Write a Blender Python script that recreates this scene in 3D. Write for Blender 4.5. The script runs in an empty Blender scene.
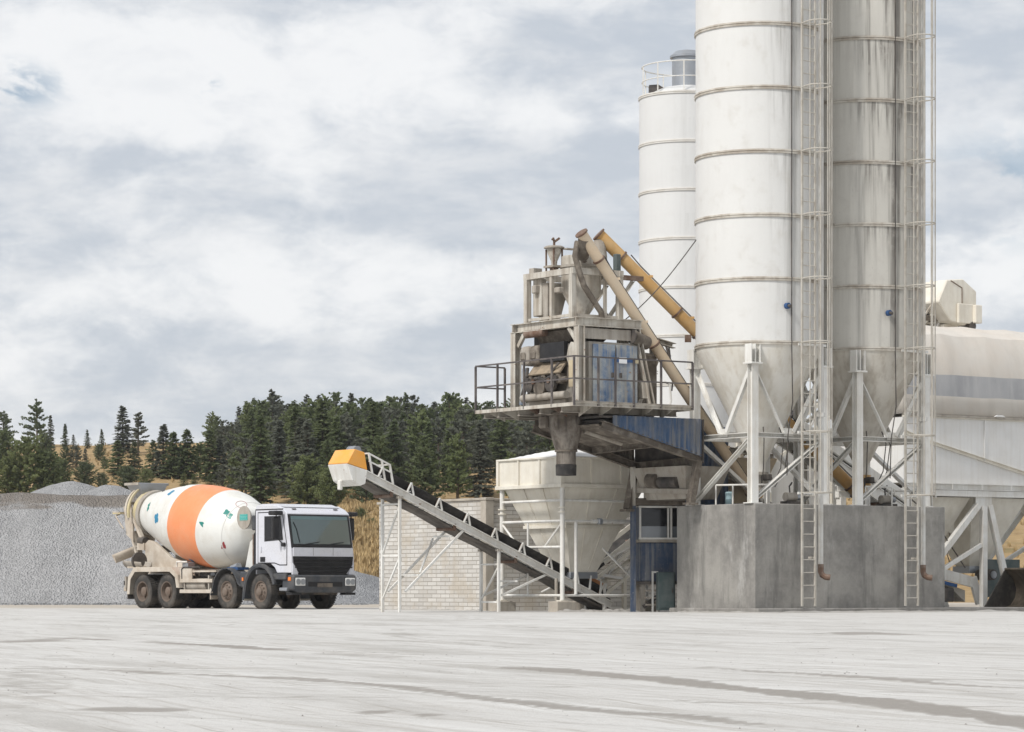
import bpy, bmesh, math, random
import numpy as np
from mathutils import Vector, Matrix, noise as mnoise
random.seed(7)
sc = bpy.context.scene
col = sc.collection
PI = math.pi
R = math.radians

# ------------------------------------------------------------------ camera model used to size things
F, CH, HY = 3000.0, 0.56, 590.0          # focal length in px, camera height, horizon row
def wx(px, Y): return (px - 512.0) * Y / F
def wz(py, Y): return CH + (HY - py) * Y / F

# plant frame: u runs right and away, v runs left and away (35 degrees)
TH = R(35.0)
UX, UY = math.cos(TH), math.sin(TH)
C0 = (5.95, 73.5)
def PL(a, b, z=0.0): return (C0[0] + a*UX - b*UY, C0[1] + a*UY + b*UX, z)

# ------------------------------------------------------------------ helpers
def tag(o, label=None, cat=None, group=None, kind=None):
    if label: o['label'] = label
    if cat: o['category'] = cat
    if group: o['group'] = group
    if kind: o['kind'] = kind
    return o
def empty(name, loc, rz=0.0, label=None, cat=None, group=None):
    o = bpy.data.objects.new(name, None); col.objects.link(o)
    o.empty_display_size = 0.2
    o.location = loc; o.rotation_euler = (0, 0, rz)
    return tag(o, label, cat, group)
def copy_tree(o, parent=None):
    c = o.copy(); col.objects.link(c); c.parent = parent
    for ch in list(o.children): copy_tree(ch, c)
    return c

class MB:
    def __init__(s): s.bm = bmesh.new()
    def face(s, pts, mi=0):
        f = s.bm.faces.new([s.bm.verts.new(p) for p in pts]); f.material_index = mi; return f
    def box(s, c, d, rz=0.0):
        x, y, z = d[0]/2, d[1]/2, d[2]/2
        M = Matrix.Translation(c) @ Matrix.Rotation(rz, 4, 'Z')
        v = [s.bm.verts.new(M @ Vector(p)) for p in
             ((-x,-y,-z),(x,-y,-z),(x,y,-z),(-x,y,-z),(-x,-y,z),(x,-y,z),(x,y,z),(-x,y,z))]
        for q in ((3,2,1,0),(4,5,6,7),(0,1,5,4),(1,2,6,5),(2,3,7,6),(3,0,4,7)):
            s.bm.faces.new([v[i] for i in q])
        return s
    def box2(s, a, b):
        return s.box([(a[i]+b[i])/2 for i in range(3)], [abs(b[i]-a[i]) for i in range(3)])
    def frame(s, p, q, up=(0,0,1)):
        p, q = Vector(p), Vector(q); d = (q-p).normalized(); up = Vector(up)
        if abs(d.dot(up)) > 0.98: up = Vector((1,0,0))
        side = d.cross(up).normalized(); u2 = side.cross(d).normalized()
        return p, q, side, u2
    def sweep(s, poly, p, q, up=(0,0,1)):
        p, q, a, b = s.frame(p, q, up)
        r0 = [s.bm.verts.new(p + a*x + b*y) for x, y in poly]
        r1 = [s.bm.verts.new(q + a*x + b*y) for x, y in poly]
        n = len(poly)
        for i in range(n):
            s.bm.faces.new((r0[i], r0[(i+1) % n], r1[(i+1) % n], r1[i]))
        s.bm.faces.new(r0[::-1]); s.bm.faces.new(r1)
        return s
    def bar(s, p, q, w, h=None, up=(0,0,1)):
        h = w if h is None else h
        return s.sweep([(-w/2,-h/2),(w/2,-h/2),(w/2,h/2),(-w/2,h/2)], p, q, up)
    def ibeam(s, p, q, w, h, t=0.018, up=(0,0,1)):
        x, y = w/2, h/2
        return s.sweep([(-x,-y),(x,-y),(x,-y+t),(t/2,-y+t),(t/2,y-t),(x,y-t),(x,y),(-x,y),(-x,y-t),(-t/2,y-t),(-t/2,-y+t),(-x,-y+t)], p, q, up)
    def chan(s, p, q, w, h, t=0.015, up=(0,0,1), flip=1):
        x, y = w/2*flip, h/2; t2 = t*flip
        return s.sweep([(-x,-y),(x,-y),(x,-y+t),(-x+t2,-y+t),(-x+t2,y-t),(x,y-t),(x,y),(-x,y)], p, q, up)
    def angle(s, p, q, w, t=0.012, up=(0,0,1)):
        x = w/2
        return s.sweep([(-x,-x),(x,-x),(x,-x+t),(-x+t,-x+t),(-x+t,x),(-x,x)], p, q, up)
    def tube(s, p, q, r, r2=None, n=14, caps=True):
        r2 = r if r2 is None else r2
        p, q, a, b = s.frame(p, q)
        A = [s.bm.verts.new(p + (a*math.cos(t)+b*math.sin(t))*r) for t in [2*PI*i/n for i in range(n)]]
        B = [s.bm.verts.new(q + (a*math.cos(t)+b*math.sin(t))*r2) for t in [2*PI*i/n for i in range(n)]]
        for i in range(n): s.bm.faces.new((A[i], A[(i+1)%n], B[(i+1)%n], B[i]))
        if caps: s.bm.faces.new(A[::-1]); s.bm.faces.new(B)
        return s
    def path(s, pts, r, n=8, closed=False):
        pts = [Vector(p) for p in pts]; rings = []; N = len(pts); pa = None
        for i, p in enumerate(pts):
            if closed: d = pts[(i+1) % N] - pts[i-1]
            else: d = pts[min(i+1, N-1)] - pts[max(i-1, 0)]
            d.normalize()
            up = Vector((0,0,1)) if abs(d.z) < 0.95 else Vector((1,0,0))
            a = d.cross(up).normalized() if pa is None else (pa - d*pa.dot(d)).normalized()
            pa = a; b = a.cross(d)
            rings.append([s.bm.verts.new(p + (a*math.cos(t)+b*math.sin(t))*r) for t in [2*PI*k/n for k in range(n)]])
        for i in range(N if closed else N-1):
            A, B = rings[i], rings[(i+1) % N]
            for k in range(n): s.bm.faces.new((A[k], A[(k+1)%n], B[(k+1)%n], B[k]))
        if not closed: s.bm.faces.new(rings[0][::-1]); s.bm.faces.new(rings[-1])
        return s
    def lathe(s, prof, n=48, c=(0,0,0), axis='Z', mis=None, caps=True, a0=0.0, a1=2*PI):
        full = abs(a1-a0-2*PI) < 1e-6; m = n if full else n+1
        rings = []
        for r, z in prof:
            ring = []
            for i in range(m):
                t = a0 + (a1-a0)*i/n
                x, y = r*math.cos(t), r*math.sin(t)
                p = (x, y, z) if axis == 'Z' else ((z, x, y) if axis == 'X' else (y, z, x))
                ring.append(s.bm.verts.new((p[0]+c[0], p[1]+c[1], p[2]+c[2])))
            rings.append(ring)
        for j in range(len(rings)-1):
            for i in range(n):
                i2 = (i+1) % m
                f = s.bm.faces.new((rings[j][i], rings[j][i2], rings[j+1][i2], rings[j+1][i]))
                if mis: f.material_index = mis[j]
        if caps and full:
            if prof[0][0] > 1e-4: s.bm.faces.new(rings[0][::-1])
            if prof[-1][0] > 1e-4: s.bm.faces.new(rings[-1])
        return s
    def prism(s, poly, ax, d0, d1):
        """poly in the plane normal to axis ax ('X': (y,z), 'Y': (x,z), 'Z': (x,y))"""
        def P(p, d): return (d, p[0], p[1]) if ax == 'X' else ((p[0], d, p[1]) if ax == 'Y' else (p[0], p[1], d))
        A = [s.bm.verts.new(P(p, d0)) for p in poly]; B = [s.bm.verts.new(P(p, d1)) for p in poly]
        n = len(poly)
        for i in range(n): s.bm.faces.new((A[i], A[(i+1)%n], B[(i+1)%n], B[i]))
        s.bm.faces.new(A[::-1]); s.bm.faces.new(B)
        return s
    def frustum(s, lo, zl, hi, zh, caps=True):
        """lo, hi = (x0,y0,x1,y1)"""
        A = [s.bm.verts.new((x, y, zl)) for x, y in ((lo[0],lo[1]),(lo[2],lo[1]),(lo[2],lo[3]),(lo[0],lo[3]))]
        B = [s.bm.verts.new((x, y, zh)) for x, y in ((hi[0],hi[1]),(hi[2],hi[1]),(hi[2],hi[3]),(hi[0],hi[3]))]
        for i in range(4): s.bm.faces.new((A[i], A[(i+1)%4], B[(i+1)%4], B[i]))
        if caps: s.bm.faces.new(A[::-1]); s.bm.faces.new(B)
        return s
    def strip(s, prof, ax, d0, d1, t):
        """bent sheet of thickness t following prof"""
        n = len(prof); off = []
        for i in range(n):
            p = Vector(prof[max(i-1,0)]); q = Vector(prof[min(i+1,n-1)]); d = (q-p).normalized()
            off.append((prof[i][0]-d.y*t, prof[i][1]+d.x*t))
        return s.prism(list(prof) + off[::-1], ax, d0, d1)
    def build(s, name, m, parent=None, bevel=0.0, seg=1, smooth=None, loc=None, rz=None, rot=None, recalc=True):
        if recalc: bmesh.ops.recalc_face_normals(s.bm, faces=s.bm.faces)
        me = bpy.data.meshes.new(name); s.bm.to_mesh(me); s.bm.free()
        for mm in (m if isinstance(m, (list, tuple)) else [m]): me.materials.append(mm)
        if smooth is not None:
            me.shade_smooth(); me.set_sharp_from_angle(angle=R(smooth))
        o = bpy.data.objects.new(name, me); col.objects.link(o)
        if parent: o.parent = parent
        if loc: o.location = loc
        if rz is not None: o.rotation_euler = (0, 0, rz)
        if rot is not None: o.rotation_euler = rot
        if bevel:
            b = o.modifiers.new('bevel', 'BEVEL'); b.width = bevel; b.segments = seg
            b.limit_method = 'ANGLE'; b.angle_limit = R(35); b.harden_normals = False
        return o

# ------------------------------------------------------------------ materials
class NT:
    def __init__(s, name):
        s.m = bpy.data.materials.new(name); s.m.use_nodes = True
        s.t = s.m.node_tree; s.t.nodes.clear()
        s.out = s.n('ShaderNodeOutputMaterial'); s.b = s.n('ShaderNodeBsdfPrincipled')
        s.l(s.b.outputs[0], s.out.inputs['Surface'])
        s.tc = s.n('ShaderNodeTexCoord')
    def n(s, t, **k):
        x = s.t.nodes.new(t)
        for a, b in k.items(): setattr(x, a, b)
        return x
    def l(s, a, b): s.t.links.new(a, b)
    def noise(s, vec, scale, detail=5, rough=.55, dist=0.0):
        x = s.n('ShaderNodeTexNoise'); s.l(vec, x.inputs['Vector'])
        x.inputs['Scale'].default_value = scale; x.inputs['Detail'].default_value = detail
        x.inputs['Roughness'].default_value = rough; x.inputs['Distortion'].default_value = dist
        return x.outputs['Fac']
    def mapping(s, vec, scale=(1,1,1), loc=(0,0,0), rot=(0,0,0)):
        x = s.n('ShaderNodeMapping'); s.l(vec, x.inputs['Vector'])
        x.inputs['Scale'].default_value = scale; x.inputs['Location'].default_value = loc; x.inputs['Rotation'].default_value = rot
        return x.outputs[0]
    def rotmap(s, vec, rot, scale, loc=(0,0,0)):
        return s.mapping(s.mapping(vec, (1,1,1), loc, (0,0,rot)), scale)
    def mr(s, v, a, b, c=0.0, d=1.0, smooth=True):
        x = s.n('ShaderNodeMapRange'); x.clamp = True
        if smooth: x.interpolation_type = 'SMOOTHSTEP'
        s.l(v, x.inputs[0])
        for i, q in enumerate((a, b, c, d)): x.inputs[1+i].default_value = q
        return x.outputs[0]
    def math(s, op, a, b=None):
        x = s.n('ShaderNodeMath', operation=op)
        for i, q in enumerate((a, b)):
            if q is None: continue
            if isinstance(q, (int, float)): x.inputs[i].default_value = q
            else: s.l(q, x.inputs[i])
        return x.outputs[0]
    def mix(s, f, a, b, mode='MIX'):
        x = s.n('ShaderNodeMix', data_type='RGBA', blend_type=mode)
        for i, q in ((0, f), (6, a), (7, b)):
            if isinstance(q, (int, float)): x.inputs[i].default_value = q
            elif isinstance(q, (tuple, list)): x.inputs[i].default_value = (*q, 1)
            else: s.l(q, x.inputs[i])
        return x.outputs[2]
    def bump(s, h, strength, dist=0.02):
        x = s.n('ShaderNodeBump'); x.inputs['Strength'].default_value = strength; x.inputs['Distance'].default_value = dist
        s.l(h, x.inputs['Height']); s.l(x.outputs[0], s.b.inputs['Normal'])
    def fin(s, c, rough=.6, metal=0.0, spec=.4):
        if isinstance(c, (tuple, list)): s.b.inputs['Base Color'].default_value = (*c, 1)
        else: s.l(c, s.b.inputs['Base Color'])
        if isinstance(rough, (int, float)): s.b.inputs['Roughness'].default_value = rough
        else: s.l(rough, s.b.inputs['Roughness'])
        s.b.inputs['Metallic'].default_value = metal
        s.b.inputs['Specular IOR Level'].default_value = spec
        return s.m

def mat(name, c, rough=.6, metal=0.0, var=.12, vs=2.5, dirt=None, damt=.5, ds=1.6, dthr=.5,
        streak=None, samt=.5, ss=(9,9,.45), sthr=.52, chip=None, camt=.9, cs=7.0, cthr=.62, bump=.15, bs=25.0, spec=.35):
    t = NT(name); v = t.tc.outputs['Object']
    x = t.mix(t.noise(v, vs, 6), tuple(q*(1-var) for q in c), tuple(min(1, q*(1+var)) for q in c))
    if dirt:
        f = t.mr(t.noise(v, ds, 8, .65), dthr-.12, dthr+.16, 0, damt)
        x = t.mix(f, x, dirt)
    if streak:
        f = t.mr(t.noise(t.mapping(v, ss), 1.0, 5, .6), sthr-.08, sthr+.16, 0, samt)
        x = t.mix(f, x, streak)
    if chip:
        f = t.mr(t.noise(v, cs, 6, .6), cthr-.015, cthr+.02, 0, camt)
        x = t.mix(f, x, chip)
    if bump: t.bump(t.noise(v, bs, 6, .6), bump, .02)
    rr = t.mr(t.noise(v, vs*2.3, 4), .3, .7, max(rough-.1, .05), min(rough+.12, 1), False)
    return t.fin(x, rr, metal, spec)

DUST = (.47, .43, .37)
M = {}
M['ladder'] = mat('ladder_paint', (.50,.475,.425), .65, var=.12, dirt=(.28,.24,.19), damt=.6, ds=2.5)
M['white'] = mat('white_paint', (.73,.725,.695), .55, dirt=(.5,.45,.38), damt=.35, streak=(.45,.4,.32), samt=.3, chip=(.25,.14,.07), cthr=.71)
M['cream'] = mat('cream_paint', (.73,.695,.615), .6, dirt=(.52,.47,.38), damt=.35, streak=(.5,.44,.34), samt=.25, ss=(6,6,.6))
M['bin_white'] = mat('bin_white_paint', (.73,.725,.71), .6, var=.05, dirt=(.58,.54,.48), damt=.3, ds=.7, streak=(.5,.46,.4), samt=.2)
M['dusty'] = mat('dusty_steel', (.40,.37,.325), .8, dirt=(.30,.26,.21), damt=.7, ds=2.0, streak=(.17,.14,.115), samt=.4, ss=(6,6,.8), bump=.3)
M['tower'] = mat('tower_paint', (.53,.505,.45), .75, dirt=(.36,.31,.25), damt=.65, ds=2.2, streak=(.22,.18,.14), samt=.6, chip=(.22,.12,.06), cthr=.68, bump=.25)
M['grime'] = mat('cement_grime', (.125,.105,.085), .9, var=.4, dirt=(.36,.32,.27), damt=.6, ds=3.5, dthr=.55, bump=.9, bs=9)
M['dark'] = mat('dark_steel', (.055,.05,.048), .6, var=.3, dirt=(.2,.17,.14), damt=.4, ds=3)
M['rail'] = mat('rail_steel', (.085,.075,.075), .7, var=.25, dirt=(.26,.23,.2), damt=.35, ds=2.5)
M['rust'] = mat('rusty_steel', (.13,.075,.05), .85, var=.35, dirt=(.30,.25,.21), damt=.5, ds=4, bump=.4)
M['blue'] = mat('worn_blue_paint', (.065,.130,.250), .6, var=.25, dirt=(.42,.44,.43), damt=.9, ds=1.5, dthr=.50, streak=(.34,.32,.27), samt=.75, ss=(10,10,.5), chip=(.3,.2,.12), cthr=.66)
M['blue_dusty'] = mat('dusty_blue_cladding', (.055,.098,.180), .75, var=.25, dirt=(.2,.2,.19), damt=.45, ds=1.5, streak=(.27,.245,.205), samt=.6, ss=(6,6,.5), sthr=.52)
M['blue_dark'] = mat('splashed_blue_paint', (.040,.068,.125), .6, var=.3, dirt=(.12,.12,.13), damt=.6, ds=2.5, streak=(.3,.29,.27), samt=.5, chip=(.5,.48,.44), cs=26, cthr=.66)
M['green_box'] = mat('dark_green_steel', (.05,.075,.075), .55, dirt=(.2,.2,.19), damt=.35)
M['orange'] = mat('orange_paint', (.80,.36,.06), .5, var=.08, dirt=(.6,.45,.25), damt=.3)
M['skirt'] = mat('orange_rubber_skirt', (.48,.19,.06), .7, var=.2, dirt=(.4,.3,.2), damt=.5)
M['tube_o'] = mat('ochre_tube_paint', (.56,.33,.12), .55, var=.12, dirt=(.5,.38,.22), damt=.5, ds=2.0, streak=(.3,.2,.1), samt=.3, ss=(4,4,2))
M['tube_p'] = mat('faded_tube_paint', (.63,.50,.355), .65, var=.08, dirt=(.55,.475,.375), damt=.6, ds=1.2, bump=.15)
M['rubber'] = mat('belt_rubber', (.022,.021,.021), .7, var=.3, dirt=(.10,.09,.08), damt=.5, ds=3)
M['belt_under'] = mat('return_belt_rubber', (.085,.075,.066), .85, var=.25, dirt=(.2,.175,.15), damt=.6, ds=2)
M['tarp'] = mat('white_tarpaulin', (.78,.78,.775), .6, var=.05, dirt=(.6,.57,.52), damt=.35)
M['glass'] = None
M['black_plastic'] = mat('black_plastic', (.013,.013,.015), .45, var=.2, dirt=(.07,.065,.06), damt=.25)
M['grey_plastic'] = mat('grey_plastic', (.05,.055,.064), .5, var=.12, dirt=(.2,.18,.155), damt=.35, ds=2)
M['cab'] = mat('cab_paint', (.60,.61,.66), .3, var=.03, dirt=(.5,.48,.45), damt=.3, ds=1.4, bump=.02, spec=.5)
M['tyre'] = mat('tyre_rubber', (.042,.040,.038), .85, var=.25, dirt=(.16,.14,.12), damt=.6, ds=3, dthr=.5, bump=.4)
M['rim'] = mat('muddy_rim', (.17,.135,.11), .8, var=.25, dirt=(.14,.10,.075), damt=.7, ds=5)
M['mud_white'] = mat('muddy_beige_paint', (.55,.50,.43), .7, var=.1, dirt=(.36,.29,.22), damt=.7, ds=1.8, streak=(.3,.24,.18), samt=.15, ss=(4,4,1.5))
M['chassis'] = mat('chassis_steel', (.06,.055,.05), .75, var=.3, dirt=(.24,.2,.16), damt=.7, ds=3)
M['drum_white'] = mat('drum_paint', (.70,.70,.67), .42, var=.04, dirt=(.52,.48,.41), damt=.5, ds=1.3, dthr=.54, bump=.03, spec=.5)
M['drum_orange'] = mat('drum_orange_paint', (.76,.26,.105), .45, var=.07, dirt=(.72,.33,.18), damt=.5, ds=1.5, bump=.03, spec=.5)
M['yellowish'] = mat('stained_yellow_steel', (.55,.47,.27), .65, dirt=(.4,.36,.3), damt=.6, ds=3)
M['teal'] = mat('teal_sticker', (.02,.33,.30), .4, var=.1, bump=0)
M['cyan'] = mat('blue_sticker', (.015,.20,.36), .4, var=.1, bump=0)
M['dkgreen'] = mat('green_sticker', (.02,.20,.17), .4, var=.1, bump=0)
M['red'] = mat('red_sticker', (.30,.045,.05), .4, var=.1, bump=0)
M['sign_white'] = mat('white_sign', (.78,.79,.8), .4, var=.03, bump=0)
M['lamp'] = mat('lamp_lens', (.72,.72,.70), .12, var=.1, bump=.3, bs=60, spec=.8)
M['amber'] = mat('amber_lens', (.75,.2,.03), .25, var=.05, bump=0, spec=.6)
M['galv'] = mat('galvanised_steel', (.36,.38,.41), .4, metal=.6, var=.12, dirt=(.3,.29,.27), damt=.3)
M['pipe'] = mat('grey_pipe_paint', (.62,.615,.59), .6, dirt=(.42,.38,.32), damt=.5, streak=(.33,.27,.2), samt=.4, ss=(5,5,.8))
M['tile_blue'] = mat('blue_knob', (.03,.08,.2), .5, bump=0)

def glass_mat(name, c, rough=.06, ior=1.5):
    t = NT(name)
    n = t.noise(t.tc.outputs['Object'], 1.6, 3)
    t.fin(t.mix(n, tuple(q*.6 for q in c), c), rough, 0.0, 1.0)
    t.b.inputs['IOR'].default_value = ior; t.b.inputs['Coat Weight'].default_value = .8; t.b.inputs['Coat Roughness'].default_value = .02
    return t.m
M['glass'] = glass_mat('windscreen_glass', (.022,.062,.058), .05, 1.62)
M['glass_dark'] = glass_mat('dark_glass', (.008,.009,.012), .12, 1.35)
M['glass_dark'].node_tree.nodes['Principled BSDF'].inputs['Coat Weight'].default_value = 0.0
M['glass_pale'] = glass_mat('dusty_lower_glass', (.16,.18,.20), .2)

def silo_mat(name, c, dirt_amt, grey, ang0, gen=.22, lo=.55, ang1=None):
    """white shell with soot runs below each hoop and a grimier flank beside the ladder"""
    t = NT(name); v = t.tc.outputs['Object']
    x = t.mix(t.noise(v, .8, 5), tuple(q*.95 for q in c), tuple(q*1.04 for q in c))
    sep = t.n('ShaderNodeSeparateXYZ'); t.l(v, sep.inputs[0])
    at = t.math('ARCTAN2', sep.outputs[1], sep.outputs[0])
    d = t.math('SUBTRACT', at, ang0)
    cosd = t.math('COSINE', d)
    near = t.mr(cosd, lo, 1.0, 0, 1)
    if ang1 is not None: near = t.math('MAXIMUM', near, t.math('MULTIPLY', t.mr(t.math('COSINE', t.math('SUBTRACT', at, ang1)), .975, 1.0, 0, 1), .75))
    near = t.math('MULTIPLY', near, t.mr(sep.outputs[2], 5.5, 14.0, .35, 1.0))
    # broad vertical soot runs
    fine = t.noise(t.mapping(v, (5.5,5.5,.16)), 1.0, 6, .62)
    runs = t.mr(fine, .46, .72, 0, 1)
    # runs that start right under a hoop and fade downward
    k = t.math('FRACT', t.math('DIVIDE', t.math('SUBTRACT', sep.outputs[2], 6.65), 1.57))
    under = t.mr(k, .25, 1.0, 0, 1)
    nn = t.noise(t.mapping(v, (9,9,.5)), 1.0, 6, .65)
    runs2 = t.math('MULTIPLY', t.mr(nn, .42, .68), under)
    f = t.math('ADD', t.math('MULTIPLY', runs, .55), t.math('MULTIPLY', runs2, .6))
    f = t.math('MULTIPLY', f, t.math('ADD', t.math('MULTIPLY', near, .95), gen))
    f = t.math('MULTIPLY', f, dirt_amt)
    f = t.mr(f, 0, 1, 0, .92, False)
    x = t.mix(f, x, grey)
    sp = t.mr(t.noise(v, 22, 4, .7), .62, .75, 0, .28*dirt_amt)
    x = t.mix(sp, x, (.22,.2,.18))
    mot = t.mr(t.noise(v, 1.9, 8, .7), .5, .72, 0, .35*dirt_amt)
    x = t.mix(mot, x, (.5,.475,.43))
    t.bump(t.noise(v, 6, 5), .08, .03)
    return t.fin(x, .5, 0, .4)
M['silo1'] = silo_mat('silo_paint_clean', (.655,.65,.63), 1.2, (.26,.25,.23), R(-92), .05, .82)
M['silo2'] = silo_mat('silo_paint_grimy', (.565,.545,.495), 2.2, (.20,.185,.165), R(-92), .18, .72, R(-128))
M['silo3'] = silo_mat('silo_paint_far', (.64,.64,.63), .35, (.36,.35,.33), R(-60))
M['cone1'] = mat('silo_cone_paint', (.72,.70,.65), .6, var=.06, dirt=(.6,.55,.46), damt=.5, ds=.9, streak=(.46,.40,.31), samt=.4, ss=(5,5,.35))
M['cone2'] = mat('grimy_cone_paint', (.62,.59,.53), .65, var=.08, dirt=(.46,.42,.35), damt=.6, ds=.9, streak=(.36,.31,.25), samt=.6, ss=(5,5,.35))
M['hoop'] = mat('hoop_paint', (.58,.55,.49), .65, var=.15, dirt=(.26,.21,.16), damt=.7, ds=2.5, dthr=.48)
M['hoop_w'] = mat('pale_hoop_paint', (.66,.64,.60), .65, var=.1, dirt=(.4,.36,.3), damt=.4, ds=2.5)

def concrete(name, c, lo, streakc, bs=14):
    t = NT(name); v = t.tc.outputs['Object']
    x = t.mix(t.mr(t.noise(v, .8, 9, .72), .34, .64), lo, c)
    f = t.mr(t.noise(t.mapping(v, (2.4,2.4,.30)), 1.0, 8, .7), .49, .68, 0, .6)
    x = t.mix(f, x, streakc)
    f = t.mr(t.noise(t.mapping(v, (1.5,1.5,.5), (7,3,1)), 1.0, 9, .72), .54, .70, 0, .6)
    x = t.mix(f, x, (.44,.43,.41))
    f = t.mr(t.noise(v, 24, 5, .75), .57, .70, 0, .55)
    x = t.mix(f, x, tuple(q*.55 for q in lo))
    f = t.mr(t.noise(v, 5, 9, .75), .57, .7, 0, .45)
    x = t.mix(f, x, (.40,.38,.35))
    t.bump(t.math('ADD', t.noise(v, bs, 8, .7), t.math('MULTIPLY', t.noise(v, 2.0, 4), 1.5)), .35, .02)
    return t.fin(x, .85, 0, .25)
M['plinth'] = concrete('plinth_concrete', (.315,.302,.278), (.195,.187,.175), (.115,.112,.105))
M['footing'] = concrete('footing_concrete', (.46,.42,.36), (.35,.31,.26), (.27,.24,.2))
M['apron'] = concrete('apron_concrete', (.30,.285,.265), (.2,.19,.175), (.14,.135,.125))

def brick_mat(name, axis):
    t = NT(name); v = t.tc.outputs['Object']
    sep = t.n('ShaderNodeSeparateXYZ'); t.l(v, sep.inputs[0])
    cmb = t.n('ShaderNodeCombineXYZ'); t.l(sep.outputs[axis], cmb.inputs[0]); t.l(sep.outputs[2], cmb.inputs[1])
    b = t.n('ShaderNodeTexBrick'); t.l(cmb.outputs[0], b.inputs['Vector'])
    b.inputs['Scale'].default_value = 1.0; b.inputs['Brick Width'].default_value = .44; b.inputs['Row Height'].default_value = .113
    b.inputs['Mortar Size'].default_value = .011; b.inputs['Mortar Smooth'].default_value = .2
    b.inputs['Color1'].default_value = (.59,.57,.535,1); b.inputs['Color2'].default_value = (.47,.45,.42,1); b.inputs['Mortar'].default_value = (.30,.275,.24,1)
    x = b.outputs['Color']
    x = t.mix(t.mr(t.noise(v, 1.1, 9, .7), .46, .64, 0, .55), x, (.43,.37,.29))
    x = t.mix(t.mr(t.noise(t.mapping(v, (4,4,.3)), 1, 6, .6), .52, .75, 0, .4), x, (.36,.32,.27))
    h = t.math('ADD', t.math('MULTIPLY', b.outputs['Fac'], -1.0), t.math('MULTIPLY', t.noise(v, 25, 6, .7), .6))
    t.bump(h, .55, .02)
    return t.fin(x, .9, 0, .2)
M['brick_y'] = brick_mat('block_masonry_long', 1)
M['brick_x'] = brick_mat('block_masonry_short', 0)
# ================================================================== SETTING
# ---- vectorised value noise
_rng = np.random.RandomState(3)
_tab = _rng.rand(256, 256)
def vnoise(x, y):
    x = np.asarray(x, float); y = np.asarray(y, float)
    xi = np.floor(x).astype(int); yi = np.floor(y).astype(int)
    fx = x-xi; fy = y-yi; fx = fx*fx*(3-2*fx); fy = fy*fy*(3-2*fy)
    g = lambda a, b: _tab[a % 256, b % 256]
    return (g(xi,yi)*(1-fx)+g(xi+1,yi)*fx)*(1-fy) + (g(xi,yi+1)*(1-fx)+g(xi+1,yi+1)*fx)*fy
def fbm(x, y, o=4):
    s = 0; a = .5
    for i in range(o): s = s + a*vnoise(x*2**i+17*i, y*2**i+5*i); a *= .5
    return s
def grid_mesh(name, xs, ys, Z, m, kind=None, attr=None, smooth=True):
    nx, ny = len(xs), len(ys)
    XX, YY = np.meshgrid(xs, ys)
    co = np.stack([XX.ravel(), YY.ravel(), Z.ravel()], 1)
    i = np.arange((nx-1)*(ny-1)); r = i//(nx-1); c = i % (nx-1); a = r*nx+c
    faces = np.stack([a, a+1, a+nx+1, a+nx], 1)
    me = bpy.data.meshes.new(name); me.from_pydata(co.tolist(), [], faces.tolist())
    me.materials.append(m)
    if attr is not None:
        at = me.attributes.new('stain', 'FLOAT', 'POINT'); at.data.foreach_set('value', attr.ravel().astype(np.float32))
    if smooth: me.shade_smooth()
    o = bpy.data.objects.new(name, me); col.objects.link(o)
    if kind: o['kind'] = kind
    return o

# ---- yard: one sheet to the horizon, dense where the lorry tracks are
fine = np.arange(-13, 13.01, .065)
xs = np.concatenate([[-3000,-1200,-500,-200,-100,-60,-40,-28,-22,-18,-15], fine, [15,18,22,28,40,60,100,200,500,1200,3000]])
ys = [-60., -20., 0., 3.]
y = 6.0
while y < 135: ys.append(y); y *= 1.0105
ys = np.array(ys + [150, 180, 260, 400, 800, 2000, 5000])
XX, YY = np.meshgrid(xs, ys)
Zg = (fbm(XX*.13+9, YY*.13) - .47)*.05 + (fbm(XX*.8, YY*.8+3) - .47)*.016
Zg += (fbm(XX*2.6+4, YY*1.6, 3) - .44)*.016
Zg *= np.clip((YY-2)/4, 0, 1) * np.clip((140-YY)/20, 0, 1) * np.clip((40-np.abs(XX))/15, 0, 1)
flat = 1 - np.clip((YY-66)/6, 0, 1)      # level under the plant and the lorry
Zg = Zg*flat
def seg_dist(PX, PY, pts):
    best = np.full(PX.shape, 1e9)
    for (x0,y0),(x1,y1) in zip(pts[:-1], pts[1:]):
        dx, dy = x1-x0, y1-y0; t = np.clip(((PX-x0)*dx+(PY-y0)*dy)/(dx*dx+dy*dy), 0, 1)
        best = np.minimum(best, np.hypot(PX-x0-t*dx, PY-y0-t*dy))
    return best
stain = np.zeros(XX.shape)
def curve(pts, n=40):
    """smooth polyline through track points"""
    P = np.array(pts, float); t = np.linspace(0, len(P)-1, n); k = np.clip(t.astype(int), 0, len(P)-2)
    out = []
    for tt, kk in zip(t, k):
        p0 = P[max(kk-1,0)]; p1 = P[kk]; p2 = P[kk+1]; p3 = P[min(kk+2, len(P)-1)]; f = tt-kk
        out.append(tuple(.5*((2*p1)+(-p0+p2)*f+(2*p0-5*p1+4*p2-p3)*f*f+(-p0+3*p1-3*p2+p3)*f**3)))
    return out
wob = (fbm(XX*1.3+3, YY*.9) - .47)
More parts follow.
